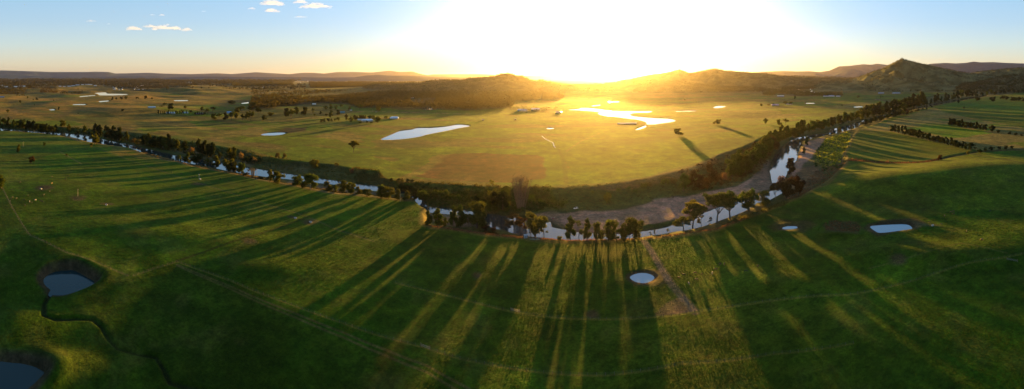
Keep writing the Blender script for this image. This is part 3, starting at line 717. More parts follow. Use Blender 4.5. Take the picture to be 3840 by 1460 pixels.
def tree_variant(kind, seed):
    rng = np.random.default_rng(seed); tr = MB(); blobs = []; U = rng.uniform
    if kind == 'gum':
        fork = U(.28, .36); lean = (U(-.05, .05), U(-.05, .05))
        tr.tube([(0, 0, -.03), (lean[0] * .4, lean[1] * .4, .15), (lean[0], lean[1], fork)], [.030, .024, .020], 7)
        k = 8
        for i in range(k):
            a = 2 * PI * i / k + U(-.3, .3); rr = U(.18, .42); zz = U(.62, .9) - rr * .35
            e = (lean[0] + math.cos(a) * rr, lean[1] + math.sin(a) * rr, zz)
            tr.tube(limb_points((lean[0], lean[1], fork - U(0, .08)), e, rng, 5, .018), [.014, .011, .009, .006, .003], 5)
            s = U(.09, .16); blobs.append((e[0], e[1], e[2] + .02, s * 1.25, s * 1.25, s * .62))
            for _ in range(2):
                q = (e[0] + U(-.13, .13), e[1] + U(-.13, .13), e[2] + U(-.10, .12))
                tr.tube([e, q], [.004, .002], 4); s = U(.06, .11); blobs.append((*q, s * 1.2, s * 1.2, s * .6))
        for _ in range(3): blobs.append((lean[0] + U(-.12, .12), lean[1] + U(-.12, .12), U(.80, .90), .15, .15, .09))
        cr = make_crown(blobs, 4600, .024, rng, .15)
    elif kind == 'oak':
        tr.tube([(0, 0, -.03), (U(-.02, .02), U(-.02, .02), .35), (0, 0, .8)], [.022, .015, .004], 6)
        for i in range(16):
            z = .16 + .78 * (i / 16) ** .9; w = .23 * (1 - abs(z - .42) ** 1.4 * 1.25); a = U(0, 2 * PI); o = U(.3, .85) * w
            c = (math.cos(a) * o, math.sin(a) * o, z + U(-.03, .03)); s = U(.075, .13) * (1.15 - .4 * z)
            tr.tube([(0, 0, max(.08, z - .12)), c], [.007, .003], 4)
            blobs.append((*c, s, s, s * U(.9, 1.35)))
        blobs.append((U(-.04, .04), U(-.04, .04), .93, .06, .06, .08))
        cr = make_crown(blobs, 4200, .023, rng, .1)
    elif kind == 'round':
        tr.tube([(0, 0, -.03), (0, 0, .3)], [.035, .024], 6)
        for i in range(14):
            a = U(0, 2 * PI); o = U(.05, .33); z = U(.26, .85) - o * .25
            c = (math.cos(a) * o, math.sin(a) * o, z); s = U(.11, .19)
            tr.tube([(0, 0, .2), c], [.012, .004], 4); blobs.append((*c, s, s, s * .85))
        cr = make_crown(blobs, 3800, .026, rng, .1)
    elif kind == 'slim':
        tr.tube([(0, 0, -.03), (0, 0, .8)], [.018, .005], 6)
        for i in range(12):
            z = .14 + .8 * i / 12; w = .13 * math.sin(PI * min(1, (z + .08))) + .02
            c = (U(-w, w), U(-w, w), z); s = U(.06, .10); blobs.append((*c, s, s, s * 1.4)); tr.tube([(0, 0, z - .06), c], [.005, .002], 4)
        cr = make_crown(blobs, 2400, .021, rng, .1)
    elif kind == 'sparse':
        tr.tube([(0, 0, -.03), (.02, 0, .4), (-.01, .01, .85)], [.016, .011, .004], 6)
        for i in range(10):
            z = U(.3, .95); a = U(0, 2 * PI); o = U(.08, .24) * (1.2 - z * .6); c = (math.cos(a) * o, math.sin(a) * o, z)
            tr.tube([(0, 0, z - .15), c], [.007, .002], 4); s = U(.05, .085); blobs.append((*c, s, s, s * .8))
        cr = make_crown(blobs, 1500, .021, rng, .1)
    elif kind == 'bush':
        tr.tube([(0, 0, -.05), (0, 0, .35)], [.05, .03], 5)
        for i in range(9):
            a = U(0, 2 * PI); o = U(.1, .45); c = (math.cos(a) * o, math.sin(a) * o, U(.22, .68) - o * .25); s = U(.18, .30); blobs.append((*c, s, s, s * .8))
        cr = make_crown(blobs, 700, .045, rng, .1)
    else:   # bare: many pale stems from one root
        for i in range(34):
            a = U(0, 2 * PI); o = U(.06, .30); z = U(.65, 1.0); b0 = (math.cos(a) * o * .35, math.sin(a) * o * .35, -.02)
            m_ = (math.cos(a) * o * .7, math.sin(a) * o * .7, z * .5); e = (math.cos(a) * o + U(-.03, .03), math.sin(a) * o + U(-.03, .03), z)
            tr.tube([b0, m_, e], [.012, .009, .003], 5)
            for _ in range(5):
                t = U(.45, .95); q = np.array(m_) * (1 - t) + np.array(e) * t; tr.tube([tuple(q), tuple(q + rng.normal(size=3) * .05 + np.array([0, 0, .05]))], [.005, .0025], 3)
        blobs = [(0, 0, .78, .28, .28, .24), (0, 0, .5, .2, .2, .3)]; cr = make_crown(blobs, 1100, .014, rng, .2)
    return tr, cr


KIND_N = {'gum': 3, 'oak': 4, 'round': 3, 'slim': 2, 'sparse': 2, 'bush': 3, 'bare': 1}
_TM = {}


def tree_meshes(kind, v, leafm, barkm, small):
    key = (kind, v, leafm.name, barkm.name, small)
    if key in _TM: return _TM[key]
    tr, cr = tree_variant(kind, 100 * sorted(KIND_N).index(kind) + v)
    if small:
        V = cr[::2] if kind != 'bush' else cr
        c = V.mean(1, keepdims=True); V = c + (V - c) * 1.35
        tv = np.concatenate(tr.v); tq = np.array([tv[list((f * 2)[:4] if len(f) < 4 else f[:4])] for f in tr.f])
        A = np.concatenate([V, tq]); mi = np.concatenate([np.zeros(len(V)), np.ones(len(tq))])
        r = (quads_mesh('tree', A, [leafm, barkm], mi),)
    else:
        r = (tr.mesh('trunk', [barkm]), quads_mesh('crown', cr, [leafm]))
    _TM[key] = r
    return r


_TCOUNT = [0]


def plant(x, y, z, h, w, kind, leafm, label, name='tree', group=None, barkm=None, small=False, cat='tree'):
    v = _TCOUNT[0] % KIND_N[kind]; _TCOUNT[0] += 1
    natural = {'gum': 1.0, 'oak': .55, 'round': .9, 'slim': .36, 'sparse': .5, 'bush': 1.35, 'bare': .6}[kind]
    ms = tree_meshes(kind, v, leafm, barkm or M_BARK, small)
    sx = h * (w / h / natural if w else 1.0) if w else h
    rz = random.uniform(0, 6.28)
    if small:
        o = link(name, ms[0])
    else:
        o = bpy.data.objects.new(name, None); COL.objects.link(o); o.empty_display_size = .1
        link('trunk', ms[0], o); link('crown', ms[1], o)
    o.location = (x, y, z - .12); o.rotation_euler = (0, 0, rz); o.scale = (sx, sx, h)
    tag(o, label, cat, group)
    return o


_U = ['first', 'second', 'third', 'fourth', 'fifth', 'sixth', 'seventh', 'eighth', 'ninth']
ORD = _U + ['tenth', 'eleventh', 'twelfth', 'thirteenth', 'fourteenth', 'fifteenth', 'sixteenth', 'seventeenth', 'eighteenth', 'nineteenth']
for _t, _th in (('twenty', 'twentieth'), ('thirty', 'thirtieth'), ('forty', 'fortieth'), ('fifty', 'fiftieth'), ('sixty', 'sixtieth'), ('seventy', 'seventieth'), ('eighty', 'eightieth')):
    ORD += [_th] + [_t + '-' + q for q in _U]
NAMES = {'gum': 'gum_tree', 'oak': 'river_oak', 'round': 'spreading_tree', 'slim': 'slender_tree', 'sparse': 'sapling', 'bush': 'shrub', 'bare': 'bare_tree'}


def plant_list(items, where, group, desc=None):
    """items: (px, py of the foot, height and width in the panorama, kind, leaf, [own label])"""
    items = sorted(items, key=lambda t: t[0])
    X, Y, Z, D = PLACE([(t[0], t[1]) for t in items]); up = {'below the gravel bar': 1.15, 'inside the river bend': 1.12, 'beyond the upstream river': 1.12, 'on middle far bank': 1.2}.get(where, 1.0)
    for i, t in enumerate(items):
        hm = t[2] * D[i] / F * up; wm = t[3] * D[i] / F * up if t[3] else 0
        kd = t[4]; lab = t[6] if len(t) > 6 else None
        if not lab:
            lab = f'{desc or DESC[kd]} {where}, {ORD[i]} from the left'
        plant(X[i], Y[i], Z[i], hm, wm, kd, t[5], lab, NAMES[kd], group, M_STEM if kd == 'bare' else None, small=t[2] < 34, cat='shrub' if kd == 'bush' else 'tree')


DESC = {'gum': 'open crowned gum tree', 'oak': 'dark bushy river oak', 'round': 'dark round crowned tree', 'slim': 'slim upright tree', 'sparse': 'thin leaved sapling', 'bush': 'low rounded shrub', 'bare': 'leafless grey tree'}


def row(x0, y0, x1, y1, n, h, kind, leaf, jy=2, jh=.25, w=0):
    out = []
    for i in range(n):
        t = (i + .5 + random.uniform(-.35, .35)) / n
        hh = h * random.uniform(1 - jh, 1 + jh)
        out.append((x0 + (x1 - x0) * t, y0 + (y1 - y0) * t + random.uniform(-jy, jy), hh, w * hh / h if w else 0, kind if isinstance(kind, str) else random.choice(kind), leaf if not isinstance(leaf, list) else random.choice(leaf)))
    return out


def build_trees():
    O, G, D_, Y_, R_, S_ = M_OAK, M_GUM, M_DARK, M_YEL, M_RED, M_SCRUB
    plant_list([
        (357, 541, 42, 44, 'round', O, 'big round crowned tree alone on the left river bank'),
        (342, 550, 19, 16, 'bush', Y_, 'small golden bush beside the big round bank tree'),
        (70, 571, 30, 18, 'slim', O, 'upright dark tree alone in the pale upper left paddock'),
        (166, 549, 18, 13, 'round', O, 'small dark tree right of the upright paddock tree'),
        (119, 613, 31, 26, 'round', R_, 'russet round tree at the corner of the pale paddock'),
        (4, 706, 52, 40, 'slim', O, 'conical tree cut by the left edge at the fence'),
        (250, 584, 10, 14, 'bush', O, 'little bush on the fence across the green paddock'),
        (1325, 573, 50, 44, 'gum', G, 'lone gum tree standing on the sunlit flat left of the middle'),
        (2546, 508, 30, 42, 'round', G, 'broad tree casting a long shadow on the golden flat'),
        (2689, 467, 22, 32, 'round', G, 'broad tree right of the long shadowed tree'),
        (2872, 465, 25, 20, 'round', O, 'small round tree left of the tree pair on the flat'),
        (2923, 472, 28, 22, 'round', O, 'left tree of a pair on the flat right of the sun'),
        (2946, 468, 24, 20, 'gum', G, 'right tree of a pair on the flat right of the sun'),
        (1042, 601, 28, 30, 'bush', S_, 'scrubby bush on the far bank, left of a matching one'),
        (1067, 606, 26, 22, 'bush', S_, 'scrubby bush on the far bank, right of a matching one'),
        (1180, 632, 38, 44, 'round', G, 'fluffy pale bush on the far bank below the lone gum'),
        (1261, 632, 14, 26, 'bush', G, 'low bush at the edge of the far bank below the lagoon'),
        (1317, 648, 28, 24, 'bush', M_DRY, 'straw coloured bush on the far bank below the lagoon'),
        (1955, 782, 122, 76, 'bare', M_TWIG, 'tall clump of bare pale stems on the far bank'),
        (1894, 742, 50, 40, 'round', O, 'dense tree just left of the bare pale stems'),
        (1846, 712, 26, 34, 'sparse', Y_, 'twiggy sunlit tree at the field edge left of the bare stems'),
        (1992, 765, 42, 38, 'bush', O, 'bush just right of the bare pale stems'),
        (2279, 768, 50, 34, 'round', G, 'lone yellow green tree on the grassy far bank slope'),
        (2223, 727, 17, 16, 'bush', G, 'small bush near the top of the vehicle track'),
        (2564, 863, 52, 78, 'gum', G, 'low leaning gum on the near bank at the left foot of the big gums'),
        (2597, 855, 106, 110, 'gum', G, 'umbrella crowned gum on the near bank, left of the tallest'),
        (2630, 850, 50, 34, 'sparse', G, 'thin young gum between the two big umbrella gums'),
        (2662, 839, 26, 24, 'sparse', R_, 'scraggy reddish sapling left of the tallest gum trunk'),
        (2688, 836, 122, 112, 'gum', G, 'tallest gum tree with pale forked trunk on the near bank'),
        (2738, 822, 108, 118, 'gum', O, 'dark heavy gum right of the tallest gum'),
        (2808, 792, 92, 84, 'round', O, 'dark dense tree right of the big gums'),
        (2869, 771, 58, 60, 'round', G, 'rounded olive tree at the bend of the right river'),
        (2909, 752, 70, 46, 'gum', R_, 'reddish tree with open crown over the river bend'),
        (2949, 744, 92, 88, 'round', R_, 'large russet tree on the bank at the river bend'),
        (2995, 733, 82, 56, 'round', R_, 'russet tree right of the large russet one'),
        (2967, 655, 62, 44, 'oak', R_, 'dark russet tree in the water above the river bend'),
        (2992, 590, 22, 16, 'sparse', O, 'bare scrubby tree on the edge of the bright reach'),
        (3025, 546, 36, 18, 'oak', O, 'narrow dark tree on the right sandbank'),
        (3015, 578, 28, 12, 'slim', O, 'small dark tree leaning over the right sandbank'),
        (3150, 494, 20, 16, 'oak', O, 'small dark tree on the gravel spit upstream'),
        (3309, 433, 32, 22, 'round', Y_, 'pale yellow green tree among the dark right river trees'),
        (3388, 433, 22, 20, 'round', M_YEL, 'bright yellow tree at the water below the dark belt'),
        (3402, 432, 26, 20, 'round', R_, 'orange tree beside the bright yellow one'),
    ], '', None)
    plant_list([(704, 612, 42, 34, 'oak', O), (672, 603, 28, 24, 'bush', O), (735, 618, 52, 58, 'round', D_), (778, 622, 36, 40, 'bush', O), (810, 632, 50, 38, 'oak', O), (858, 643, 52, 54, 'round', O), (882, 646, 44, 40, 'round', D_), (905, 652, 42, 36, 'oak', O),
                (916, 660, 16, 22, 'bush', D_), (930, 660, 26, 22, 'sparse', S_), (948, 665, 36, 24, 'bare', S_), (976, 672, 15, 30, 'bush', D_), (1012, 682, 46, 32, 'oak', G), (1042, 689, 52, 60, 'round', O), (1113, 696, 50, 52, 'round', O),
                (1166, 708, 66, 64, 'round', O), (1140, 704, 30, 36, 'bush', D_), (1227, 717, 45, 42, 'oak', O), (1258, 720, 38, 36, 'bush', O), (1290, 724, 52, 52, 'round', O), (1316, 728, 48, 48, 'round', O), (1343, 728, 34, 28, 'oak', G),
                (1375, 735, 31, 46, 'round', O), (1430, 742, 48, 56, 'oak', O), (1456, 745, 52, 54, 'round', O), (1492, 750, 42, 34, 'oak', O), (1526, 752, 38, 34, 'oak', O), (1556, 754, 48, 34, 'oak', D_), (1584, 756, 50, 54, 'round', O)],
               'on left near bank', 'trees along the near bank of the left reach')
    plant_list([(1606, 845, 50, 30, 'oak', O), (1641, 849, 60, 42, 'oak', O), (1670, 850, 30, 18, 'slim', O), (1699, 850, 70, 38, 'oak', O), (1727, 852, 74, 40, 'oak', O), (1758, 852, 46, 26, 'sparse', G), (1789, 856, 86, 78, 'oak', O),
                (1822, 862, 20, 34, 'bush', R_), (1850, 866, 16, 30, 'bush', R_), (1905, 868, 40, 34, 'sparse', R_), (1928, 874, 66, 56, 'sparse', R_), (1958, 879, 62, 46, 'sparse', R_), (2007, 888, 88, 84, 'round', O), (2040, 890, 60, 40, 'sparse', O),
                (2099, 902, 20, 24, 'bush', G), (2138, 904, 82, 44, 'oak', O), (2170, 903, 68, 30, 'sparse', G), (2202, 905, 76, 34, 'oak', G), (2238, 906, 64, 34, 'oak', G), (2281, 906, 80, 66, 'round', O), (2311, 905, 42, 36, 'sparse', O),
                (2341, 903, 58, 42, 'oak', G), (2378, 900, 84, 70, 'round', O), (2360, 899, 40, 36, 'sparse', R_), (2438, 886, 14, 12, 'sparse', G), (2456, 883, 20, 12, 'sparse', G), (2505, 874, 15, 14, 'sparse', G)],
               'below the gravel bar', 'trees along the near bank in the middle')
    far = (row(-120, 472, 70, 480, 12, 30, ['oak', 'round'], [O, D_], 3) + row(75, 484, 212, 498, 13, 32, ['oak', 'round'], D_, 3) + [(235, 484, 32, 28, 'round', O), (258, 494, 30, 18, 'oak', O), (317, 502, 32, 22, 'oak', O), (290, 503, 18, 24, 'bush', D_), (340, 505, 16, 24, 'bush', D_)] +
           row(352, 508, 385, 512, 3, 42, 'oak', D_) + row(392, 519, 455, 530, 7, 44, ['oak', 'round'], D_) + [(475, 528, 36, 26, 'oak', O), (500, 536, 20, 36, 'bush', S_), (520, 541, 22, 40, 'bush', S_)] +
           row(532, 546, 648, 562, 12, 46, ['oak', 'round'], [D_, O, D_]) + [(664, 560, 36, 26, 'oak', O), (695, 566, 36, 36, 'oak', D_), (715, 573, 28, 34, 'bush', M_DRY)] + row(738, 574, 800, 590, 7, 46, 'oak', D_) + [(826, 592, 26, 26, 'bush', D_), (863, 597, 44, 40, 'oak', O), (879, 600, 50, 22, 'oak', O), (905, 600, 38, 28, 'bush', M_DRY), (947, 608, 30, 36, 'bush', D_), (953, 612, 26, 32, 'bush', M_DRY), (925, 606, 22, 36, 'bush', D_)])
    plant_list(far, 'on left far bank', 'trees along the far bank of the left reach')
    mid = (row(1500, 712, 1600, 732, 6, 22, 'bush', [D_, O, S_]) + row(1600, 738, 1800, 762, 9, 26, ['bush', 'oak', 'bush'], [D_, O]) + row(1800, 765, 1900, 785, 7, 52, ['oak', 'round'], [D_, O, G]) + [(1885, 790, 62, 50, 'oak', D_), (2035, 775, 26, 40, 'bush', O), (2070, 770, 20, 40, 'bush', O), (2110, 775, 22, 34, 'bush', O)] +
           row(1460, 700, 1640, 706, 9, 14, 'bush', [S_, O, D_], 2) + row(1700, 726, 1900, 734, 6, 20, 'bush', [O, G]) + [(2320, 716, 12, 22, 'bush', G), (2356, 712, 14, 22, 'bush', G), (2383, 722, 12, 26, 'bush', O), (2412, 706, 20, 34, 'bush', O), (2438, 700, 16, 28, 'bush', S_)])
    plant_list(mid, 'on middle far bank', 'growth on the far bank of the middle reach')
    right = ([(2497, 694, 28, 40, 'bush', G), (2527, 690, 24, 34, 'bush', S_), (2563, 718, 62, 48, 'oak', O), (2602, 700, 56, 40, 'oak', R_), (2580, 700, 40, 36, 'bush', R_), (2627, 712, 50, 38, 'oak', R_), (2664, 690, 74, 46, 'oak', R_), (2650, 705, 40, 40, 'bush', R_), (2700, 690, 40, 46, 'bush', R_), (2715, 676, 34, 36, 'bush', M_DRY)] +
             row(2735, 668, 2825, 632, 11, 62, ['oak', 'slim', 'round'], [O, G, O], 5) + row(2740, 640, 2850, 590, 8, 48, ['oak', 'round'], [O, R_], 5) + row(2830, 610, 2900, 560, 8, 58, ['oak', 'round'], [O, R_], 4) + row(2860, 562, 2960, 520, 8, 46, ['oak', 'round'], O, 3))
    plant_list(right, 'inside the river bend', 'trees along the inner bank of the right reach')
    r2 = (row(2965, 522, 3035, 498, 6, 42, ['oak', 'round'], O) + row(3040, 496, 3110, 478, 6, 38, ['oak', 'round'], O) + row(3115, 476, 3230, 444, 10, 34, ['oak', 'round'], [O, D_], 3) + row(3232, 446, 3330, 425, 10, 38, ['round', 'oak'], [O, D_], 3) + row(3330, 424, 3460, 396, 12, 40, ['round', 'oak'], [D_, O], 4) +
          row(3460, 394, 3640, 362, 14, 26, ['round', 'oak'], [D_, O], 3) + row(3640, 362, 3860, 345, 13, 17, 'round', [D_, O], 2) + [(3426, 388, 34, 26, 'oak', D_)])
    plant_list(r2, 'beyond the upstream river', 'trees of the dark belt upstream')
    r3 = (row(3236, 470, 3330, 446, 8, 22, ['round', 'oak'], [O, D_], 2) + row(3332, 440, 3400, 430, 6, 24, ['round', 'oak'], D_, 2) + row(3410, 426, 3500, 402, 6, 10, 'bush', D_, 1.5) + [(3594, 387, 11, 13, 'round', D_), (3615, 407, 8, 10, 'round', D_), (3667, 379, 15, 24, 'round', D_), (3723, 382, 22, 30, 'round', D_), (3760, 372, 16, 24, 'round', D_), (3776, 375, 17, 20, 'round', D_), (3795, 380, 20, 18, 'round', D_), (3806, 380, 18, 18, 'round', D_), (3822, 380, 20, 20, 'round', D_), (3838, 382, 20, 18, 'round', D_)])
    plant_list(r3, 'near side of upstream river', 'trees on the field side of the upstream river')
    plant_list(row(3342, 493, 3640, 566, 26, 30, ['oak', 'round'], D_, 1, .18) + [(3655, 563, 22, 18, 'sparse', S_)], 'in the long windbreak', 'windbreak trees between the green field and the pale one')
    plant_list(row(3553, 470, 3680, 488, 12, 28, ['oak', 'round'], D_, 1, .18) + [(3693, 489, 26, 26, 'round', D_), (3722, 495, 30, 28, 'round', D_), (3744, 499, 14, 18, 'round', D_), (3786, 504, 12, 15, 'round', D_), (3809, 508, 12, 15, 'round', D_), (3831, 513, 13, 12, 'round', D_)], 'in the upper right windbreak', 'upper windbreak trees')
    plant_list([(3675, 575, 18, 25, 'round', D_), (3697, 569, 15, 16, 'round', O), (3719, 567, 15, 26, 'round', D_), (3748, 565, 13, 18, 'round', D_), (3771, 563, 16, 19, 'round', D_), (3795, 562, 14, 16, 'round', D_), (3629, 582, 18, 15, 'round', G), (3525, 604, 23, 20, 'round', R_)], 'on the right gully line', 'round trees along the gully')
    field = [(943, 441, 28, 24), (968, 432, 30, 26), (991, 451, 20, 24), (1015, 436, 18, 28), (1075, 440, 40, 24), (1092, 448, 40, 34), (1111, 430, 30, 26), (1140, 434, 38, 26), (1174, 426, 25, 11), (1179, 441, 15, 12), (1201, 430, 13, 12), (1221, 412, 18, 19), (1240, 411, 24, 15),
             (1223, 440, 14, 16), (1241, 442, 30, 20), (1260, 413, 22, 14), (1268, 433, 25, 16), (1280, 408, 18, 15), (1311, 414, 16, 15), (1299, 452, 28, 15), (1317, 461, 28, 22), (1348, 414, 25, 26), (1393, 402, 18, 14), (1419, 421, 28, 19)]
    plant_list([(a, b, h, w, ['round', 'gum', 'oak', 'round'][i % 4], [O, D_, O][i % 3]) for i, (a, b, h, w) in enumerate(field)], 'on slope left of farmhouse', 'paddock trees left of the farmhouse')
    plant_list([(1205, 460, 16, 14, 'round', D_), (1216, 458, 15, 14, 'round', D_), (1231, 456, 14, 16, 'round', D_), (1244, 455, 13, 12, 'bush', O), (1256, 454, 13, 12, 'bush', O), (1268, 453, 15, 16, 'round', O)], 'in hedge left of farmhouse', 'hedge trees left of the farmhouse')
    plant_list([(1332, 452, 24, 22, 'round', D_), (1350, 450, 21, 30, 'round', D_), (1366, 448, 18, 20, 'round', O), (1388, 447, 17, 22, 'round', O), (1403, 450, 20, 20, 'round', O), (1417, 461, 28, 28, 'round', O), (1350, 463, 9, 16, 'bush', D_), (1377, 462, 11, 12, 'bush', D_), (1391, 463, 8, 14, 'bush', O), (1449, 444, 12, 20, 'bush', O), (1500, 445, 7, 8, 'bush', O)], 'in blue roofed farmhouse garden', 'farmhouse garden trees')
    lf = [(618, 404, 21, 14), (641, 412, 29, 26), (695, 416, 22, 14), (758, 415, 16, 17), (797, 421, 22, 20), (804, 449, 26, 30), (822, 447, 24, 20), (845, 449, 28, 24), (868, 452, 34, 30), (885, 446, 30, 24), (909, 458, 32, 14), (926, 447, 28, 24), (940, 451, 32, 24), (868, 391, 17, 34), (909, 426, 30, 30), (938, 412, 30, 28), (950, 413, 32, 26), (890, 424, 26, 24), (778, 428, 22, 20), (715, 422, 9, 14), (607, 405, 10, 16)]
    plant_list([(a, b, h, w, ['gum', 'round', 'gum', 'oak'][i % 4], [O, D_, O][i % 3]) for i, (a, b, h, w) in enumerate(lf)], 'left of the big wood', 'paddock trees on the left rise')
    plant_list(row(590, 428, 702, 427, 14, 14, ['oak', 'slim'], D_, .5, .25) + row(724, 430, 775, 431, 7, 11, 'oak', D_, .5, .2), 'in the dark farmstead hedge', 'dark hedge pines')
    fl = [(30, 424, 16, 14), (76, 386, 11, 10), (103, 370, 10, 8), (138, 376, 12, 11), (125, 377, 6, 6), (220, 414, 17, 9), (129, 396, 7, 4), (421, 376, 14, 10), (436, 374, 10, 9), (456, 374, 13, 14), (473, 372, 14, 16), (512, 371, 9, 10), (519, 371, 8, 8), (546, 372, 15, 13), (570, 373, 9, 11), (458, 417, 9, 15), (201, 378, 5, 6), (293, 428, 5, 6), (233, 352, 6, 6), (293, 337, 5, 5)]
    plant_list([(a, b, h, w, 'round', [O, D_][i % 2]) for i, (a, b, h, w) in enumerate(fl)], 'on far left brown slopes', 'trees dotting the far left slopes')
    rf = [(3020, 390, 9, 8), (3158, 398, 7, 10), (2898, 394, 10, 12), (2882, 397, 9, 16), (2945, 390, 13, 20), (2965, 392, 13, 18), (2980, 372, 13, 10), (2607, 382, 8, 12), (2568, 377, 9, 8), (2855, 399, 12, 12), (3218, 367, 10, 14), (3302, 367, 7, 6), (3311, 366, 6, 5), (3060, 358, 14, 12), (3078, 360, 15, 16), (3100, 358, 12, 14), (2610, 383, 6, 10), (2540, 374, 5, 6)]
    plant_list([(a, b, h, w, 'round', O) for a, b, h, w in rf], 'near the right plain farmhouses', 'trees on the right plain')


# ------------------------------------------------------------------ undergrowth, reeds, grass tussocks, woods
def scatter(poly, n, z=-3.0, seed=1, wrld=None, keep=None):
    rng = np.random.default_rng(seed)
    P = wrld if wrld is not None else world(poly, z)
    lo, hi = P.min(0), P.max(0); X = []; Y = []
    got = 0
    for _ in range(40):
        x = rng.uniform(lo[0], hi[0], n * 3); y = rng.uniform(lo[1], hi[1], n * 3)
        s = sdist(x, y, P, 1) > 0
        if keep is not None: s &= keep(x, y)
        X.append(x[s]); Y.append(y[s]); got += s.sum()
        if got >= n: break
    x = np.concatenate(X)[:n]; y = np.concatenate(Y)[:n]
    return x, y, base_height(x, y)


def clumps(name, x, y, z, h, w, per, size, matl, label, seed=5, cat=None, vary=.5):
    """mounds of leaves, one object"""
    rng = np.random.default_rng(seed); n = len(x)
    hs = h * rng.uniform(1 - vary, 1 + vary, n)
    v = rng.normal(size=(n, per, 3)); v /= np.linalg.norm(v, axis=2)[..., None]; v[..., 2] = np.abs(v[..., 2])
    r = rng.uniform(.35, 1, (n, per, 1))
    ws = w * hs / h
    C = v * r * np.stack([ws, ws, hs], 1)[:, None, :] + np.stack([x, y, z], 1)[:, None, :]
    V = leaves(C.reshape(-1, 3), size, rng)
    o = link(name, quads_mesh(name, V, [matl])); tag(o, label, cat, kind='stuff')
    return o


def build_undergrowth():
    wet = lambda x, y: np.logical_and.reduce([sdist(x, y, P, 30) < -2 for P in RIVW])
    def zone(poly, n, h, w, per, size, m, label, seed, z=-4.5, name='bank_scrub'):
        x, y, zz = scatter(poly, n, z, seed, keep=wet); clumps(name, x, y, zz, h, w, per, size, m, label, seed)
    zone([(0, 468), (200, 480), (330, 492), (485, 506), (552, 512), (715, 545), (919, 577), (960, 590), (1180, 620), (1330, 645), (1330, 680), (1240, 668), (1091, 648), (953, 625), (800, 598), (640, 568), (480, 538), (330, 502), (200, 494), (0, 476)], 1500, 2.2, 2.2, 14, .55, M_SCRUB, 'grey green scrub on the far bank of the left reach', 31)
    zone([(0, 468), (330, 490), (600, 522), (919, 575), (1000, 600), (953, 622), (700, 578), (480, 535), (300, 500), (0, 478)], 700, 3.4, 3.0, 20, .7, M_DARK, 'dark thicket on the far bank of the left reach', 32)
    zone([(1330, 642), (1420, 652), (1440, 680), (1500, 695), (1640, 698), (1900, 716), (2060, 712), (2060, 780), (1900, 800), (1740, 782), (1600, 772), (1540, 712), (1330, 685)], 1500, 2.0, 2.2, 16, .5, M_SCRUB, 'olive scrub on the far bank of the middle reach', 33)
    zone([(1560, 706), (1900, 725), (2080, 722), (2100, 785), (1900, 795), (1620, 770)], 420, 3.0, 2.6, 20, .6, M_OAK, 'dark shrubs on the far bank of the middle reach', 34)
    zone([(2080, 712), (2300, 700), (2460, 680), (2560, 660), (2700, 610), (2830, 560), (2880, 560), (2870, 620), (2800, 680), (2600, 735), (2400, 748), (2200, 790), (2080, 790)], 900, 1.5, 1.7, 14, .42, M_SCRUB, 'rough grass and scrub on the inner slope of the bend', 35)
    zone([(2540, 655), (2700, 600), (2840, 545), (2930, 520), (2900, 575), (2870, 630), (2760, 690), (2600, 720)], 420, 3.4, 3.0, 22, .62, M_RED, 'russet thicket on the inner slope of the bend', 36)
    zone([(3060, 600), (3075, 560), (3095, 520), (3150, 502), (3186, 492), (3190, 540), (3165, 572), (3150, 610), (3110, 622)], 650, 1.9, 1.8, 22, .42, M_REED, 'bright yellow green reed bed beside the right sandbank', 37, name='reed_bed')
    zone([(3060, 560), (3100, 520), (3180, 500), (3185, 590), (3150, 640), (3090, 640), (3050, 620)], 200, 3.0, 2.6, 22, .6, M_OAK, 'dark willow scrub around the reed bed', 38)
    zone([(2950, 755), (3000, 700), (3060, 640), (3110, 625), (3170, 610), (3150, 650), (3060, 712), (2990, 752)], 420, 1.0, 1.5, 14, .38, M_DRY, 'dry russet weeds on the outer bank of the bend', 39)
    zone([(480, 552), (600, 590), (820, 640), (960, 668), (1200, 712), (1460, 744), (1590, 758), (1560, 742), (1300, 722), (1060, 685), (960, 664), (700, 618), (560, 580)], 900, 1.3, 1.6, 14, .42, M_DRY, 'dry brown weeds along the near bank of the left reach', 40)
    zone([(1592, 840), (1680, 852), (1800, 868), (1960, 890), (2100, 902), (2260, 904), (2420, 896), (2560, 878), (2700, 855), (2800, 815), (2810, 820), (2700, 865), (2430, 900), (2120, 910), (1870, 892), (1600, 852)], 900, .8, 1.1, 12, .28, M_DRY, 'dry grass fringe on the crest of the near bank', 41, -1)
    zone([(2700, 840), (2780, 815), (2860, 780), (2940, 755), (2960, 765), (2860, 805), (2760, 840)], 120, 2.0, 2.2, 20, .5, M_SCRUB, 'bushy undergrowth under the dark trees at the bend', 42, -1)
    zone([(-100, 466), (-100, 480), (-600, 475), (-600, 455)], 60, 3, 3, 14, .7, M_DARK, 'dark thicket on the far bank beyond the left edge', 43)
    zone([(1800, 845), (1860, 855), (1960, 878), (1960, 890), (1860, 880), (1800, 866)], 130, 1.3, 1.6, 16, .35, M_RED, 'low russet brambles on the near bank', 44, -1)
    zone([(3100, 515), (3180, 485), (3240, 458), (3400, 415), (3560, 380), (3560, 372), (3400, 400), (3240, 440), (3120, 475)], 300, 3.0, 3.0, 14, .8, M_DARK, 'dark thicket along the upstream river', 45)
    # the dry hedge in the gully
    rng = np.random.default_rng(50)
    t = rng.uniform(0, 1, 330); i = np.minimum((t ** 1.0 * 6).astype(int), 6); f = t * 6 - i
    P = GULLY; x = P[i, 0] + (P[i + 1, 0] - P[i, 0]) * f + rng.normal(0, 2.5, 330); y = P[i, 1] + (P[i + 1, 1] - P[i, 1]) * f + rng.normal(0, 2.5, 330)
    clumps('dry_hedge', x, y, base_height(x, y), 2.4, 2.2, 26, .5, M_DRY, 'ragged rust coloured hedge along the gully on the right', 51)
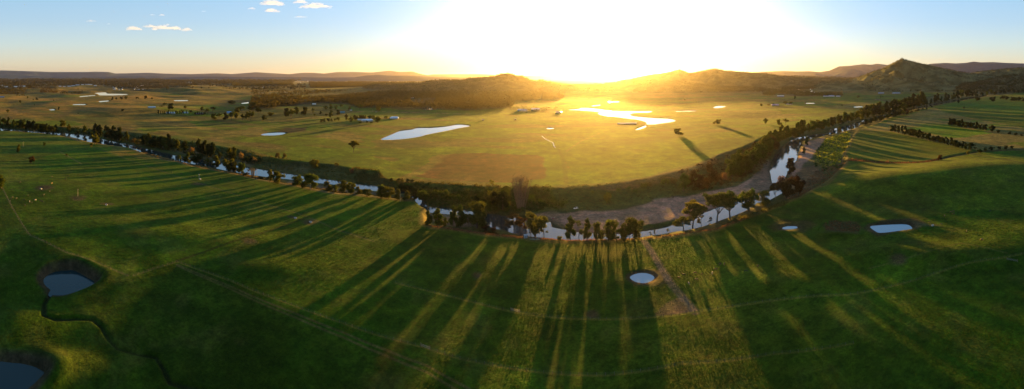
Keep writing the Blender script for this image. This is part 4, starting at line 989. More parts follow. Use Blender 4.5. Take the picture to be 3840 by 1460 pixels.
    x, y, z = scatter([(3085, 840), (3120, 828), (3200, 832), (3230, 850), (3215, 876), (3160, 874), (3100, 862)], 160, 0, 52)
    clumps('dry_weeds', x, y, z, .8, 1.0, 16, .3, M_DRY, 'brown weeds on the mound left of the long blue pond', 53)
    x, y, z = scatter([(3225, 604), (3200, 590), (3230, 588), (3235, 600)], 12, 0, 54)
    # tussocks of the near paddocks
    def tus(poly, n, seed, hh, sz):
        keep = lambda x, y: (sdist(x, y, CORR, 30) < -3) & np.logical_and.reduce([sdist(x, y, Q[0], 12) < -6 for Q in PONDS[:5]])
        rng = np.random.default_rng(seed)
        py = rng.uniform(0, 1, n * 3); px = rng.uniform(0, 3840, n * 3)
        yy = poly[0] + (poly[1] - poly[0]) * py
        d = HC * F / (yy - HOR); th = (px - 1920) / F; x = d * np.sin(th); y = d * np.cos(th)
        k = keep(x, y) & (fbm(x, y, 22, 2, 61) + rng.uniform(-.5, .5, n * 3) > 0); x = x[k][:n]; y = y[k][:n]
        z = base_height(x, y)
        m = len(x); a = rng.uniform(0, 2 * PI, (m, 3)); r = sz * rng.uniform(.5, 1.3, (m, 3)); h = hh * rng.uniform(.3, 1.2, (m, 3))
        cx, sx = np.cos(a), np.sin(a); o = rng.normal(0, sz * .5, (m, 3, 2))
        bx = x[:, None] + o[..., 0]; by = y[:, None] + o[..., 1]; bz = z[:, None] - .05
        q = np.stack([np.stack([bx - cx * r, by - sx * r, bz + 0 * r], -1), np.stack([bx + cx * r, by + sx * r, bz + 0 * r], -1), np.stack([bx + sx * r * .6, by - cx * r * .6, bz + h], -1)], 2).reshape(-1, 3, 3)
        return q
    q = np.concatenate([tus((1480, 1090), 60000, 62, .22, .17), tus((1090, 900), 42000, 63, .24, .24), tus((900, 720), 16000, 64, .3, .36)])
    rng = np.random.default_rng(8)
    o = link('grass', quads_mesh('grass', q, [M_TUFT])); tag(o, 'coarse grass tussocks standing in the near paddocks', kind='stuff')


M_TUFT = leaf_material('tussock', (0.036, 0.056, 0.010), .3)


def build_woods():
    for wi, (poly, dens, hh, label) in enumerate(WOODS):
        P = world(poly); rng = np.random.default_rng(200 + wi)
        lo, hi = P.min(0), P.max(0)
        X_, Y_ = P[:, 0], P[:, 1]; A = abs(np.dot(X_, np.roll(Y_, 1)) - np.dot(Y_, np.roll(X_, 1))) / 2
        n = int(min(A / 1e4 * dens, 6500))
        px = np.array([p[0] for p in poly]); py = np.array([p[1] for p in poly])
        # pick in depression and bearing so that the near edge is as dense as the far one
        th = (rng.uniform(px.min(), px.max(), n * 6) - 1920) / F; d = np.exp(rng.uniform(math.log(HC * F / (py.max() - HOR)), math.log(HC * F / (py.min() - HOR)), n * 6))
        x = d * np.sin(th); y = d * np.cos(th)
        s = sdist(x, y, P, 1) + 30 * fbm(x, y, 90, 2, 5 + wi) > 0
        s &= fbm(x, y, 260, 3, 71 + wi) > (-.75 if dens > 12 else -.15)
        if wi == 0: s &= ~((sdist(x, y, world([(1525, 372), (1635, 374), (1636, 398), (1555, 396)]), 1) > 0) & (rng.uniform(0, 1, n * 6) > .12))
        x = x[s][:n]; y = y[s][:n]; d = d[s][:n]; z = base_height(x, y)
        build_stand('woodland' if hh > 8 else 'garden_hedge', x, y, z, d, hh, M_FAR if dens < 12 else M_FOREST, label, 300 + wi)


M_FOREST = leaf_material('forest_leaf', (0.042, 0.036, 0.014), 0.3, .45)


def build_stand(name, x, y, z, d, hh, m, label, seed):
    rng = np.random.default_rng(seed); n = len(x)
    if n == 0: return
    h = hh * rng.uniform(.6, 1.35, n) * (1 + np.clip((d - 5000) / 9000, 0, 1.2)); w = h * rng.uniform(.3, .5, n)
    w *= 1 + np.clip((d - 4000) / 5000, 0, 3)
    per = 30
    v = rng.normal(size=(n, per, 3)); v /= np.linalg.norm(v, axis=2)[..., None]
    C = v * rng.uniform(.5, 1, (n, per, 1)) * np.stack([w, w, h * .36], 1)[:, None, :] + np.stack([x, y, z + h * .62], 1)[:, None, :]
    size = np.repeat(w * .30, per)
    V = leaves(C.reshape(-1, 3), size, rng)
    # stems
    r = h * .02
    s1 = np.stack([np.stack([x - r, y, z - 1], 1), np.stack([x + r, y, z - 1], 1), np.stack([x + r, y, z + h * .6], 1), np.stack([x - r, y, z + h * .6], 1)], 1)
    s2 = np.stack([np.stack([x, y - r, z - 1], 1), np.stack([x, y + r, z - 1], 1), np.stack([x, y + r, z + h * .6], 1), np.stack([x, y - r, z + h * .6], 1)], 1)
    V = np.concatenate([V, s1, s2]); mi = np.concatenate([np.zeros(n * per), np.ones(2 * n)])
    tag(link(name, quads_mesh(name, V, [m, M_BARK], mi)), label, kind='stuff')


# ------------------------------------------------------------------ hills
HILL_LABELS = ['wooded hill carrying the mast, left of the sun', 'low wooded ridge directly under the sun', 'long wooded ridge right of the sun', 'pointed grassy hill with wooded shoulders on the right', 'smooth green ridge behind the pointed hill at right', 'dark wooded spur at the right edge',
               'hazy double range left of the pointed hill', 'small hazy cone before the double range', 'blue plateau behind the pointed hill at right', 'long blue mountain chain on the left horizon', 'mauve foothills before the mountain chain', 'faint blue rise at the far left']


def hill_field(i, x, y):
    name, crest, R, wf, wb, kind = HILLS[i]
    th = np.arctan2(x, y); px = th * F + 1920; r = np.hypot(x, y)
    low = 2.5 if kind == 'wood' else .5 if kind == 'peak' else 0
    cx = [c[0] for c in crest]; cz = [(HOR - c[1] - low) * R / F + HC for c in crest]
    z = np.interp(px, cx, cz)
    edge = sstep(cx[0] - 40, cx[0] + 30, px) * sstep(cx[-1] + 40, cx[-1] - 30, px)
    u = np.where(r < R, (R - r) / wf, (r - R) / wb)
    sc_ = R / 4300
    wob = fbm(x, y, 520 * sc_, 3, 400 + i)
    p = 1 - sstep(0, 1.0, np.clip(u + .16 * wob * np.minimum(1, u * 3), 0, 1))
    gully = 1 - (.55 if kind == 'peak' else .32) * np.abs(fbm(x, y, 300 * sc_, 4, 420 + i)) * np.minimum(1, u * 4) * 2
    return np.where(u < 1.05, (z + 6) * p * np.clip(gully, .3, 1) * edge - 6, -6)


def build_hills():
    mh = {}
    for kind, c1, c2, sc_ in (('wood', (0.055, 0.045, 0.020), (0.10, 0.085, 0.04), .01), ('peak', (0.125, 0.115, 0.050), (0.055, 0.055, 0.022), .008), ('far', (0.032, 0.052, 0.080), (0.046, 0.066, 0.092), .002)):  # far: the blue of hazy distance is mixed into the slope colours
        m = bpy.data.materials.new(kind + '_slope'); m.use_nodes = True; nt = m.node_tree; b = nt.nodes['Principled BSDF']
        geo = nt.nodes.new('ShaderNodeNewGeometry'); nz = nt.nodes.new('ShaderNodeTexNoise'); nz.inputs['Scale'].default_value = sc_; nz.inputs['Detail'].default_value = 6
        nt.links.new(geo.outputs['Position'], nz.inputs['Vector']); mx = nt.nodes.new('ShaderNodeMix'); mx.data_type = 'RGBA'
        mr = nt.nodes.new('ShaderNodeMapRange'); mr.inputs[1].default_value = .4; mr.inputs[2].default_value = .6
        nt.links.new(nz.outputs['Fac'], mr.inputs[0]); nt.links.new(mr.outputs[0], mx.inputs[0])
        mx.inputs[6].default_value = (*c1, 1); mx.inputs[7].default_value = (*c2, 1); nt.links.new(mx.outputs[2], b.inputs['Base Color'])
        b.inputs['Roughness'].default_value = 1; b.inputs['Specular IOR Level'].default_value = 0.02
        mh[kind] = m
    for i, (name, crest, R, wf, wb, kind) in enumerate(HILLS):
        step = 3.5 if kind != 'far' else 5
        th = (np.arange(crest[0][0] - 40, crest[-1][0] + 41, step) - 1920) / F
        u = np.concatenate([np.linspace(-1.06, 0, 46), np.linspace(0, 1.06, 16)[1:]])
        r = np.where(u < 0, R + u * wf, R + u * wb)
        g, rr = np.meshgrid(th, r); x = (rr * np.sin(g)).ravel(); y = (rr * np.cos(g)).ravel(); z = hill_field(i, x, y)
        # sheet on top, closed by a base below the ground so that the hill is solid
        nt_, nr = len(th), len(r); n = len(x)
        top = np.stack([x, y, z], 1); idx = np.arange(n).reshape(nr, nt_)
        q = np.stack([idx[:-1, :-1], idx[1:, :-1], idx[1:, 1:], idx[:-1, 1:]], -1).reshape(-1, 4)
        me = bpy.data.meshes.new(name); me.from_pydata(top.tolist(), [], q[:, ::-1].tolist())
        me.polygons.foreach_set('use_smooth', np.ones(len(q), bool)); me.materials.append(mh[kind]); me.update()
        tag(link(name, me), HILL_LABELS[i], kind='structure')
        if kind == 'far': continue
        rng = np.random.default_rng(500 + i)
        N = {0: 4200, 1: 3600, 2: 5200, 3: 4200, 4: 2600, 5: 3200}[i]
        px = rng.uniform(crest[0][0] - 20, min(crest[-1][0] + 20, 3960), N * 3); uu = rng.beta(1.0, 1.25, N * 3) * 1.02 - .04
        rr = R - uu * wf; t = (px - 1920) / F; x = rr * np.sin(t); y = rr * np.cos(t); z = hill_field(i, x, y)
        k = z > 2
        if kind == 'peak':
            nn = fbm(x, y, 420, 4, 610 + i); k &= (nn > (.02 if i == 3 else .05)) | (z > 185) | ((px > 3420) & (nn > -.2) & (z > 60)) | (rng.uniform(0, 1, N * 3) > .93)
        else:
            k &= fbm(x, y, 300, 3, 620 + i) > -.55
        x, y, z, rr = x[k][:N], y[k][:N], z[k][:N], rr[k][:N]
        build_stand('woodland', x, y, z, rr * .8, 11 if kind == 'wood' else 9, M_FOREST if kind == 'wood' else M_FAR, 'trees covering the ' + HILL_LABELS[i], 700 + i)


# ------------------------------------------------------------------ water
def poly_mesh(name, P, z, m):
    import bmesh
    bm = bmesh.new(); vs = [bm.verts.new((p[0], p[1], z)) for p in P]; f = bm.faces.new(vs)
    if f.normal.z < 0: f.normal_flip()
    bmesh.ops.triangulate(bm, faces=[f]); bm.normal_update()
    for f in bm.faces:
        if f.normal.z < 0: f.normal_flip()
    me = bpy.data.meshes.new(name); bm.to_mesh(me); bm.free(); me.materials.append(m); return me


def build_water():
    # strip between the two banks of the corridor
    n = len(NEARBANK)
    tag(link('river', poly_mesh('river', CORR, ZW, M_WATER)), 'broad river looping through the paddocks', kind='structure')
    for P, z, bk, label in PONDS:
        c = P.mean(0); d = P - c; L = np.linalg.norm(d, axis=1)[:, None]; w = 2.5 if np.hypot(*c) < 1200 else 6
        tag(link('pond', poly_mesh('pond', c + d * (1 + w / np.maximum(L, 1)), z + .02, M_BRIGHT if PONDS[2][0] is P or PONDS[3][0] is P or PONDS[4][0] is P else M_DEEP if PONDS[0][0] is P or PONDS[1][0] is P else M_POND)), label, kind='structure')
    # runnels of standing water on the sunlit flat
    for pts, w, label in (([(2032, 511), (2043, 521), (2060, 530), (2075, 538), (2076, 547), (2083, 556)], .5, 'zigzag runnel of bright water on the sunlit flat'),):
        P = np.array(world(catmull(pts, 4, False))); T = np.gradient(P, axis=0); T /= np.linalg.norm(T, axis=1)[:, None]; N_ = np.stack([-T[:, 1], T[:, 0]], 1)
        ww = w * (1 + .4 * np.sin(np.arange(len(P)) * 1.9))[:, None]
        A = P + N_ * ww; B = P - N_ * ww; zA = base_height(A[:, 0], A[:, 1]); zB = base_height(B[:, 0], B[:, 1]); zc = np.maximum(zA, zB) + .12
        V = np.concatenate([np.column_stack([A, zc]), np.column_stack([B, zc])]); k = len(P)
        me = bpy.data.meshes.new('rill'); me.from_pydata(V.tolist(), [], [(i, i + k, i + k + 1, i + 1) for i in range(k - 1)]); me.materials.append(M_POND)
        me.update()
        if me.polygons[0].normal.z < 0: me.flip_normals()
        tag(link('rill', me), label, kind='structure')


# ------------------------------------------------------------------ fences and poles
def build_fences():
    wood = mat('fence_timber', (0.09, 0.072, 0.055), .9, noise=(4, .3)); wire = mat('fence_wire', (0.08, 0.08, 0.075), .8, .2)
    pm = MB(); pm.tube([(0, 0, -.3), (0, 0, 1.25)], [.09, .075], 6); post = pm.mesh('post', [wood])
    for pts, label, k in (
            (TRACKS[1][0], 'long curving post and wire fence across the lower paddocks', 96),
            (TRACKS[2][0], 'post and wire fence beside the twin wheel track at bottom', 96),
            (TRACKS[0][0], 'fence running from the river bank to the muddy corner', 40),
            (TRACKS[5][0], 'fence along the left edge above the dark pond', 50),
            (TRACKS[6][0], 'straight fence crossing the left paddocks towards the river', 80),
            (world([(664, 983), (577, 1009), (500, 1035)]), 'short fence down the slope from the fence corner', 10),
            (world([(225, 571), (255, 588), (306, 617)]), 'short fence across the small green paddock', 24)):
        P = np.array(pts); seg = np.linalg.norm(np.diff(P, axis=0), axis=1); s = np.concatenate([[0], np.cumsum(seg)])
        t = np.linspace(0, s[-1], k); x = np.interp(t, s, P[:, 0]); y = np.interp(t, s, P[:, 1]); z = base_height(x, y)
        root = bpy.data.objects.new('fence', None); COL.objects.link(root); root.location = (x[0], y[0], z[0]); tag(root, label, 'fence')
        for i in range(k): link('post', post, root, (x[i] - x[0], y[i] - y[0], z[i] - z[0]))
        w = MB()
        for hz in (.45, .8, 1.15): w.tube([(x[i] - x[0], y[i] - y[0], z[i] - z[0] + hz) for i in range(k)], [.012] * k, 3)
        link('wire', w.mesh('wire', [wire]), root)
    # gates
    steel = mat('gate_steel', (0.16, 0.16, 0.16), .7, .3)
    for px, py, dx, dy, label in ((1915, 1165, 34, 8, 'pale steel gate in the long curving fence'), (1578, 1300, 34, 12, 'steel gate in the fence beside the wheel track'), (3776, 975, 40, 8, 'farm gate where the fence meets the right edge')):
        (x0, x1), (y0, y1), (z0, z1), _ = PLACE([(px, py), (px + dx, py + dy)])
        root = bpy.data.objects.new('farm_gate', None); COL.objects.link(root); root.location = (x0, y0, z0); tag(root, label, 'gate')
        d = Vector((x1 - x0, y1 - y0, z1 - z0)); g = MB()
        for hz in (.25, .5, .75, 1.0, 1.25): g.tube([(0, 0, hz), (d.x, d.y, d.z + hz)], [.035, .035], 5)
        g.tube([(0, 0, .2), (0, 0, 1.3)], [.04, .04], 5); g.tube([(d.x, d.y, d.z + .2), (d.x, d.y, d.z + 1.3)], [.04, .04], 5)
        link('gate_frame', g.mesh('gate_frame', [steel]), root)
        for q in ((0, 0, 0), (d.x, d.y, d.z)):
            p = MB(); p.tube([(-.02, 0, -.3), (-.02, 0, 1.7)], [.14, .13], 8); link('post', p.mesh('gate_post', [wood]), root, q)
    pole = mat('pole_timber', (0.30, 0.26, 0.20), .8, noise=(5, .3))
    for px, py, h, label in ((1165, 714, 26, 'power pole at the river end of the left paddocks'), (1501, 757, 27, 'power pole beside the middle reach'), (292, 737, 28, 'timber pole on the earth mound in the left paddock'), (87, 553, 22, 'thin pole in the pale upper left paddock'),
                             (963, 671, 40, 'tall grey dead pole among the near bank trees'), (128, 500, 12, 'short pole by the far left bank'), (1397, 420, 11, 'power pole behind the blue roofed farmhouse'), (1316, 470, 22, 'power pole on the slope left of the farmhouse'), (2185, 413, 8, 'small pole standing at the head of the winding lake')):
        (x,), (y,), (z,), (d,) = PLACE([(px, py)]); hm = h * d / F
        root = bpy.data.objects.new('power_pole', None); COL.objects.link(root); root.location = (x, y, z); tag(root, label, 'pole')
        m = MB(); m.tube([(0, 0, -.5), (0, 0, hm)], [.17, .12], 8); link('pole', m.mesh('pole', [pole]), root)
        m = MB(); m.box((0, 0, hm - .6), (1.8, .12, .14)); link('cross_arm', m.mesh('cross_arm', [pole]), root)
        for sx in (-.75, .75):
            m = MB(); m.tube([(sx, 0, hm - .53), (sx, 0, hm - .33)], [.05, .03], 6); link('insulator', m.mesh('insulator', [mat('porcelain', (.6, .6, .58), .3)]), root)


# ------------------------------------------------------------------ buildings
def gable(mb, w, d, h0, h1, over=.5, mi=0, hip=0.0):
    a, b = w / 2 + over, d / 2 + over; r = max(a - hip, .2)
    V = [(-a, -b, h0), (a, -b, h0), (a, b, h0), (-a, b, h0), (-r, 0, h1), (r, 0, h1)]
    V2 = [(x, y, z + .18) for x, y, z in V]
    mb.add(V + V2, [(0, 3, 2, 1), (6, 7, 11, 10), (8, 9, 10, 11), (7, 8, 11), (9, 6, 10), (0, 1, 7, 6), (1, 2, 8, 7), (2, 3, 9, 8), (3, 0, 6, 9)], mi)


ROOFS = {}


def roof_mat(c):
    k = 'roof_%02d%02d%02d' % tuple(int(q * 99) for q in c)
    return mat(k, c, .28, .75, noise=(1.5, .12))


def building(px, py, wpx, hm, roof, wall, label, rz=0.0, depth=None, hip=0.0, wing=None, name='farmhouse', cat='house', group=None, small=False, nwin=4):
    (x,), (y,), (z,), (d,) = PLACE([(px, py)]); w = wpx * d / F; dep = depth or min(w * .5, 14)
    face = -math.atan2(x, y) + rz
    root = bpy.data.objects.new(name, None); COL.objects.link(root); root.location = (x, y, z); root.rotation_euler = (0, 0, face); tag(root, label, cat, group)
    wm = mat('wall_%02d%02d%02d' % tuple(int(q * 99) for q in wall), wall, .8, noise=(2, .12)); rm = roof_mat(roof)
    e = hm * .55
    m = MB(); m.box((0, 0, e / 2 - .5), (w, dep, e + 1))
    if wing: m.box((wing * w, -dep * .6, e / 2 - .5), (w * .28, dep * .7, e + .96))
    link('wall', m.mesh('wall', [wm]), root)
    m = MB(); gable(m, w, dep, e, hm, .6, 0, hip)
    if wing:
        m2 = MB(); gable(m2, dep * 1.1, w * .28, e + .01, hm * .93, .5, 0, hip * .6)
        V = m2.v[0]; V = np.stack([V[:, 1] + wing * w, V[:, 0] - dep * .5, V[:, 2] + .01], 1); m.add(V, [f[::-1] for f in m2.f])
    link('roof', m.mesh('roof', [rm]), root)
    if small: return root
    gl = mat('window_glass', (0.03, 0.035, 0.045), .08, .0, .8); fr = mat('window_frame', (.6, .6, .58), .5)
    for i in range(nwin):
        u = (-.5 + (i + .5) / nwin) * w * .86
        if wing and abs(u - wing * w) < w * .18: continue
        f = MB(); f.box((u, -dep / 2 - .03, e * .55), (w / nwin * .42, .08, e * .42)); fo = link('window', f.mesh('window_frame', [fr]), root)
        g = MB(); g.box((u, -dep / 2 - .08, e * .55), (w / nwin * .36, .04, e * .34)); link('pane', g.mesh('pane', [gl]), fo)
    g = MB(); g.box((w * .44, -dep / 2 - .04, e * .38), (1.1, .08, min(2.1, e * .76))); link('door', g.mesh('door', [mat('door_paint', (.12, .10, .09), .6)]), root)
    return root


def build_buildings():
    blue = (.52, .60, .70); white = (.62, .60, .56); cream = (.42, .38, .32); grey = (.40, .41, .43); brick = (.16, .09, .065)
    building(1377, 455, 42, 6.2, blue, cream, 'farmhouse with pale blue hipped roof among round garden trees', .12, 14, 6, .12)
    building(1350, 452, 17, 4.4, (.55, .50, .45), cream, 'low open shed with pale roof beside the blue roofed farmhouse', 0, 8, 0, None, 'shed', 'shed')
    building(1479, 445, 31, 6.0, blue, (.60, .60, .60), 'white walled house with pale blue hipped roof on its own', -.1, 15, 6, None, nwin=6)
    building(1284, 424, 18, 5.0, (.05, .22, .28), (.04, .16, .22), 'small teal tin shed on the slope left of the farmhouse', .1, 8, 0, None, 'shed', 'shed')
    building(1316, 415, 8, 2.6, white, cream, 'small white caravan beside the farm road', 0, 3, 0, None, 'shed', 'shed', small=True)
    building(569, 406, 28, 6.0, (.60, .63, .66), (.10, .14, .17), 'long grey tin shed alone on the left rise', .35, 12, 0, None, 'shed', 'shed')
    building(640, 426, 34, 5.0, (.55, .58, .60), white, 'white house half hidden behind the dark pine hedge', 0, 10, 3, None)
    building(694, 425, 24, 4.5, (.40, .45, .50), white, 'second white house behind the dark pine hedge', 0, 9, 3, None)
    building(749, 429, 26, 5.0, (.05, .07, .11), (.10, .10, .12), 'dark navy roofed house behind the short hedge', 0, 10, 3, None)
    building(859, 425, 16, 6.0, (.20, .36, .62), (.25, .33, .45), 'bright blue shed in front of the bushland edge', 0, 10, 0, None, 'shed', 'shed')
    building(1544, 368, 17, 5.0, (.60, .56, .56), cream, 'pale roofed house in the clearing of the wood', 0, 9, 2, None, small=True)
    building(1541, 394, 15, 5.0, (.60, .62, .66), cream, 'small white roofed house at the edge of the clearing', .4, 9, 2, None, small=True)
    building(1178, 392, 14, 4.5, (.70, .68, .62), white, 'tiny white house under the big wood', 0, 8, 1, None, small=True)
    building(1960, 417, 36, 7.5, (.50, .45, .45), cream, 'large pale roofed barn of the sunlit homestead', -.55, 18, 0, None, 'barn', 'barn')
    building(2008, 413, 30, 6.5, (.55, .56, .60), cream, 'silver roofed barn right of the large barn', .05, 16, 0, None, 'barn', 'barn')
    building(2095, 424, 22, 5.5, (.45, .38, .34), cream, 'low farm building at the right end of the homestead', 0, 12, 3, None, 'shed', 'shed')
    building(2351, 464, 70, 1.7, (.72, .68, .60), (.45, .38, .30), 'very long low shed with a white roof in front of the lake', .12, 9, 0, None, 'shed', 'shed', nwin=8)
    building(1811, 452, 7, 3.0, (.60, .50, .45), (.14, .08, .06), 'little field shelter left of its twin on the sunlit slope', 0, 4, 0, None, 'shelter', 'shelter', small=True)
    building(1933, 450, 7, 3.0, (.60, .50, .45), (.14, .08, .06), 'little field shelter with pale roof below the homestead', 0, 4, 0, None, 'shelter', 'shelter', small=True)
    building(2927, 362, 26, 6.0, (.58, .60, .68), (.12, .13, .22), 'long white roofed shed with dark blue walls at the village edge', 0, 14, 0, None, 'shed', 'shed')
    building(2907, 396, 29, 6.0, (.26, .20, .34), (.22, .18, .24), 'purple roofed farmhouse with two trees on the left', .1, 14, 5, .2)
    building(2960, 392, 22, 4.5, (.22, .16, .13), (.62, .56, .52), 'brown roofed house with white walls below a dark grove', 0, 9, 3, None)
    building(3096, 363, 18, 6.5, (.28, .30, .40), cream, 'grey farm building at the left end of a row of three', .1, 12, 2, None)
    building(3118, 363, 24, 9.0, (.30, .34, .48), cream, 'large blue grey roofed house in the middle of the row of three', 0, 16, 6, None)
    building(3143, 363, 16, 6.0, (.50, .52, .60), cream, 'small white walled shed at the right end of the row of three', 0, 9, 0, None, 'shed', 'shed')
    building(3304, 351, 22, 7.5, (.26, .30, .46), (.22, .24, .34), 'square blue roofed shed on the plain right of the pond', 0, 14, 0, None, 'shed', 'shed')
    building(3361, 351, 31, 7.0, (.30, .34, .50), (.28, .28, .34), 'wide blue hipped farmhouse on the right plain', 0, 16, 8, None)
    building(3447, 338, 22, 6, (.40, .42, .50), white, 'white sheds at the foot of the right hills', 0, 12, 0, None, 'shed', 'shed', small=True)
    building(3509, 339, 10, 5, (.42, .50, .55), white, 'small pale roof right of the white sheds', 0, 9, 0, None, 'shed', 'shed', small=True)
    building(3541, 342, 10, 5, (.42, .55, .52), white, 'small greenish roof further right under the hills', 0, 9, 0, None, 'shed', 'shed', small=True)
    building(3686, 292 + 30, 12, 6, (.30, .36, .48), cream, 'lonely roof on the wooded slope at right', 0, 9, 2, None, small=True)
    building(985, 328, 13, 8, (.22, .36, .44), white, 'blue roofed house on the far slope', 0, 12, 2, None, small=True)
    building(1410, 421, 5, 1.6, (.2, .2, .2), (.15, .15, .15), 'dark parked trailer on the farm road', 0, 2, 0, None, 'shed', 'shed', small=True)
    rnd = random.Random(4)
    for i, (px, py, w) in enumerate([(62, 325, 24), (84, 326, 22), (24, 331, 12), (5, 330, 9)]):
        building(px, py, w, 10, (.50, .56, .62), (.40, .45, .50), ['white factory roof among dark trees at far left, larger of two', 'white factory roof right of the larger factory', 'small blue roof below the factory at far left', 'small blue roof at the left edge'][i], 0, 40, 0, None, 'factory', 'factory', small=True)
    for i in range(9):
        building(226 + i * 16.5 + rnd.uniform(-2, 2), 325.5 - i * .35, rnd.uniform(9, 15), rnd.uniform(8, 12), rnd.choice([(.46, .52, .58), (.35, .42, .5), (.55, .56, .58)]), (.35, .38, .42), f'pale industrial shed in the row on the far plain, {ORD[i]} from the left', 0, 35, 0, None, 'warehouse', 'warehouse', 'row of sheds on the far plain', small=True)
    building(6, 366, 20, 7, (.08, .20, .42), (.2, .2, .2), 'deep blue roof cut by the left edge', 0, 14, 0, None, 'shed', 'shed', small=True)
    building(173, 343, 11, 6, (.5, .48, .48), cream, 'white roof inside the grove at left', 0, 10, 2, None, small=True)
    k = 0
    for (x0, x1, y0, y1, n, lab, g) in ((424, 462, 327, 338, 18, 'blue roofed house in the left cluster of the far township', 'left cluster of the township'), (492, 540, 321, 337, 24, 'blue roofed house in the right cluster of the far township', 'right cluster of the township'),
                                        (600, 760, 303, 316, 14, 'speck of a pale roof in the hazy woodland of the plain', 'roofs in the hazy woodland'), (1080, 1170, 303, 310, 16, 'tiny roof of the hazy suburb behind the dark wood', 'roofs of the hazy suburb'),
                                        (2960, 3100, 332, 352, 14, 'small roof among the village gardens under the right hills', 'village roofs')):
        for i in range(n):
            px, py = rnd.uniform(x0, x1), rnd.uniform(y0, y1)
            building(px, py, rnd.uniform(3.5, 6.5), 6.5, rnd.choice([(.20, .30, .40), (.14, .22, .32), (.45, .48, .52), (.3, .28, .28)]), rnd.choice([white, cream]), lab, rnd.uniform(-.6, .6), 12, 2, None, 'house', 'house', g, small=True)
    # small structures near the river
    (x,), (y,), (z,), (d,) = PLACE([(1971, 893)])
    root = bpy.data.objects.new('pump_shed', None); COL.objects.link(root); root.location = (x, y, z); root.rotation_euler = (0, 0, .2); tag(root, 'small grey tin pump shed on the near bank', 'shed')
    m = MB(); m.box((0, 0, 1.0), (2.2, 2.0, 2.4)); link('wall', m.mesh('shed_wall', [mat('grey_tin', (.34, .34, .38), .5, .4, noise=(3, .15))]), root)
    m = MB(); gable(m, 2.3, 2.1, 2.2, 2.55, .15); link('roof', m.mesh('shed_roof', [mat('grey_tin')]), root)
    m = MB(); m.box((0, -1.02, .95), (.9, .05, 1.8)); link('door', m.mesh('shed_door', [mat('shed_door_paint', (.16, .16, .18), .6)]), root)
    (x0, x1), (y0, y1), (z0, z1), _ = PLACE([(1986, 898), (2024, 899)])
    m = MB(); m.tube([(x0, y0, z0 + .25), (x1, y1, z1 + .25)], [.11, .11], 8); tag(link('irrigation_pipe', m.mesh('irrigation_pipe', [mat('pale_plastic', (.45, .50, .52), .4)])), 'pale water pipe lying in the grass by the pump shed', 'pipe')
    conc = mat('white_concrete', (.36, .35, .33), .7, noise=(3, .15))
    for px, py, label in ((1108, 819, 'white water trough on bare soil, the left of a pair'), (1165, 834, 'white water trough on bare soil, the right of a pair'), (399, 769, 'small white water trough in the shaded left paddock'), (154, 709, 'white trough where the herd has worn the ground'), (3497, 847, 'pale round trough behind the long blue pond')):
        (x,), (y,), (z,), (d,) = PLACE([(px, py)])
        m = MB(); n = 20; V = []
        for r_, h_ in ((1.35, -.2), (1.35, .65), (1.2, .65), (1.15, .1)):
            for i in range(n): V.append((r_ * math.cos(2 * PI * i / n), r_ * .75 * math.sin(2 * PI * i / n), h_))
        Fs = [(j * n + i, j * n + (i + 1) % n, (j + 1) * n + (i + 1) % n, (j + 1) * n + i) for j in range(3) for i in range(n)] + [tuple(range(3 * n, 4 * n))[::-1]]
        m.add(V, Fs); root = link('water_trough', m.mesh('water_trough', [conc]), None, (x, y, z)); tag(root, label, 'trough')
    (x,), (y,), (z,), (d,) = PLACE([(747, 673)])
    root = bpy.data.objects.new('windmill', None); COL.objects.link(root); root.location = (x, y, z); tag(root, 'slim white wind pump among the cattle in the green strip', 'wind pump')
    w_ = mat('white_steel', (.3, .3, .3), .4, .5); m = MB()
    for a, b in ((-.6, -.6), (.6, -.6), (.6, .6), (-.6, .6)): m.tube([(a, b, 0), (a * .15, b * .15, 5.2)], [.06, .04], 5)
    for zz in (1.4, 2.8, 4.0):
        s = .6 * (1 - zz / 5.2 * .85)
        for (a, b), (c, e) in (((-s, -s), (s, -s)), ((s, -s), (s, s)), ((s, s), (-s, s)), ((-s, s), (-s, -s))): m.tube([(a, b, zz), (c, e, zz)], [.03, .03], 4)
    link('tower', m.mesh('tower', [w_]), root)
    m = MB()
    for i in range(12):
        a = 2 * PI * i / 12; c_, s_ = math.cos(a), math.sin(a); m.add([(c_ * .2 - s_ * .05, -.2, 5.4 + s_ * .2 + c_ * .05), (c_ * 1.0 - s_ * .2, -.2, 5.4 + s_ * 1.0 + c_ * .2), (c_ * 1.0 + s_ * .2, -.12, 5.4 + s_ * 1.0 - c_ * .2), (c_ * .2 + s_ * .05, -.16, 5.4 + s_ * .2 - c_ * .05)], [(0, 1, 2, 3)])
    link('wheel', m.mesh('wind_wheel', [w_]), root)
    m = MB(); m.add([(0, .1, 5.35), (0, 1.6, 5.1), (0, 1.6, 5.8), (0, .1, 5.5)], [(0, 1, 2, 3)]); link('tail_vane', m.mesh('tail_vane', [w_]), root)
    m = MB(); m.tube([(1.6, 0, -.2), (1.6, 0, 1.2)], [1.0, 1.0], 16); link('tank', m.mesh('tank', [conc]), root)
    # mast on the hill
    i = 0; R = 4300; th = (1905 - 1920) / F; x, y = R * math.sin(th), R * math.cos(th); z = float(hill_field(0, np.array([x]), np.array([y]))[0])
    root = bpy.data.objects.new('radio_mast', None); COL.objects.link(root); root.location = (x, y, z); tag(root, 'slim radio mast on top of the wooded hill', 'mast')
    m = MB()
    for a, b in ((-3, -3), (3, -3), (3, 3), (-3, 3)): m.tube([(a, b, 0), (a * .25, b * .25, 46)], [.7, .5], 5)
    for q in range(8):
        s = 3 * (1 - q / 8 * .75); m.box((0, 0, q * 5.6 + 2), (s * 2, s * 2, .5))
    link('lattice', m.mesh('lattice', [mat('mast_steel', (.25, .24, .23), .5, .6)]), root)
    m = MB(); m.tube([(0, 0, 42), (0, 0, 46)], [3.2, 3.2], 12); link('antenna', m.mesh('antenna', [mat('mast_steel')]), root)


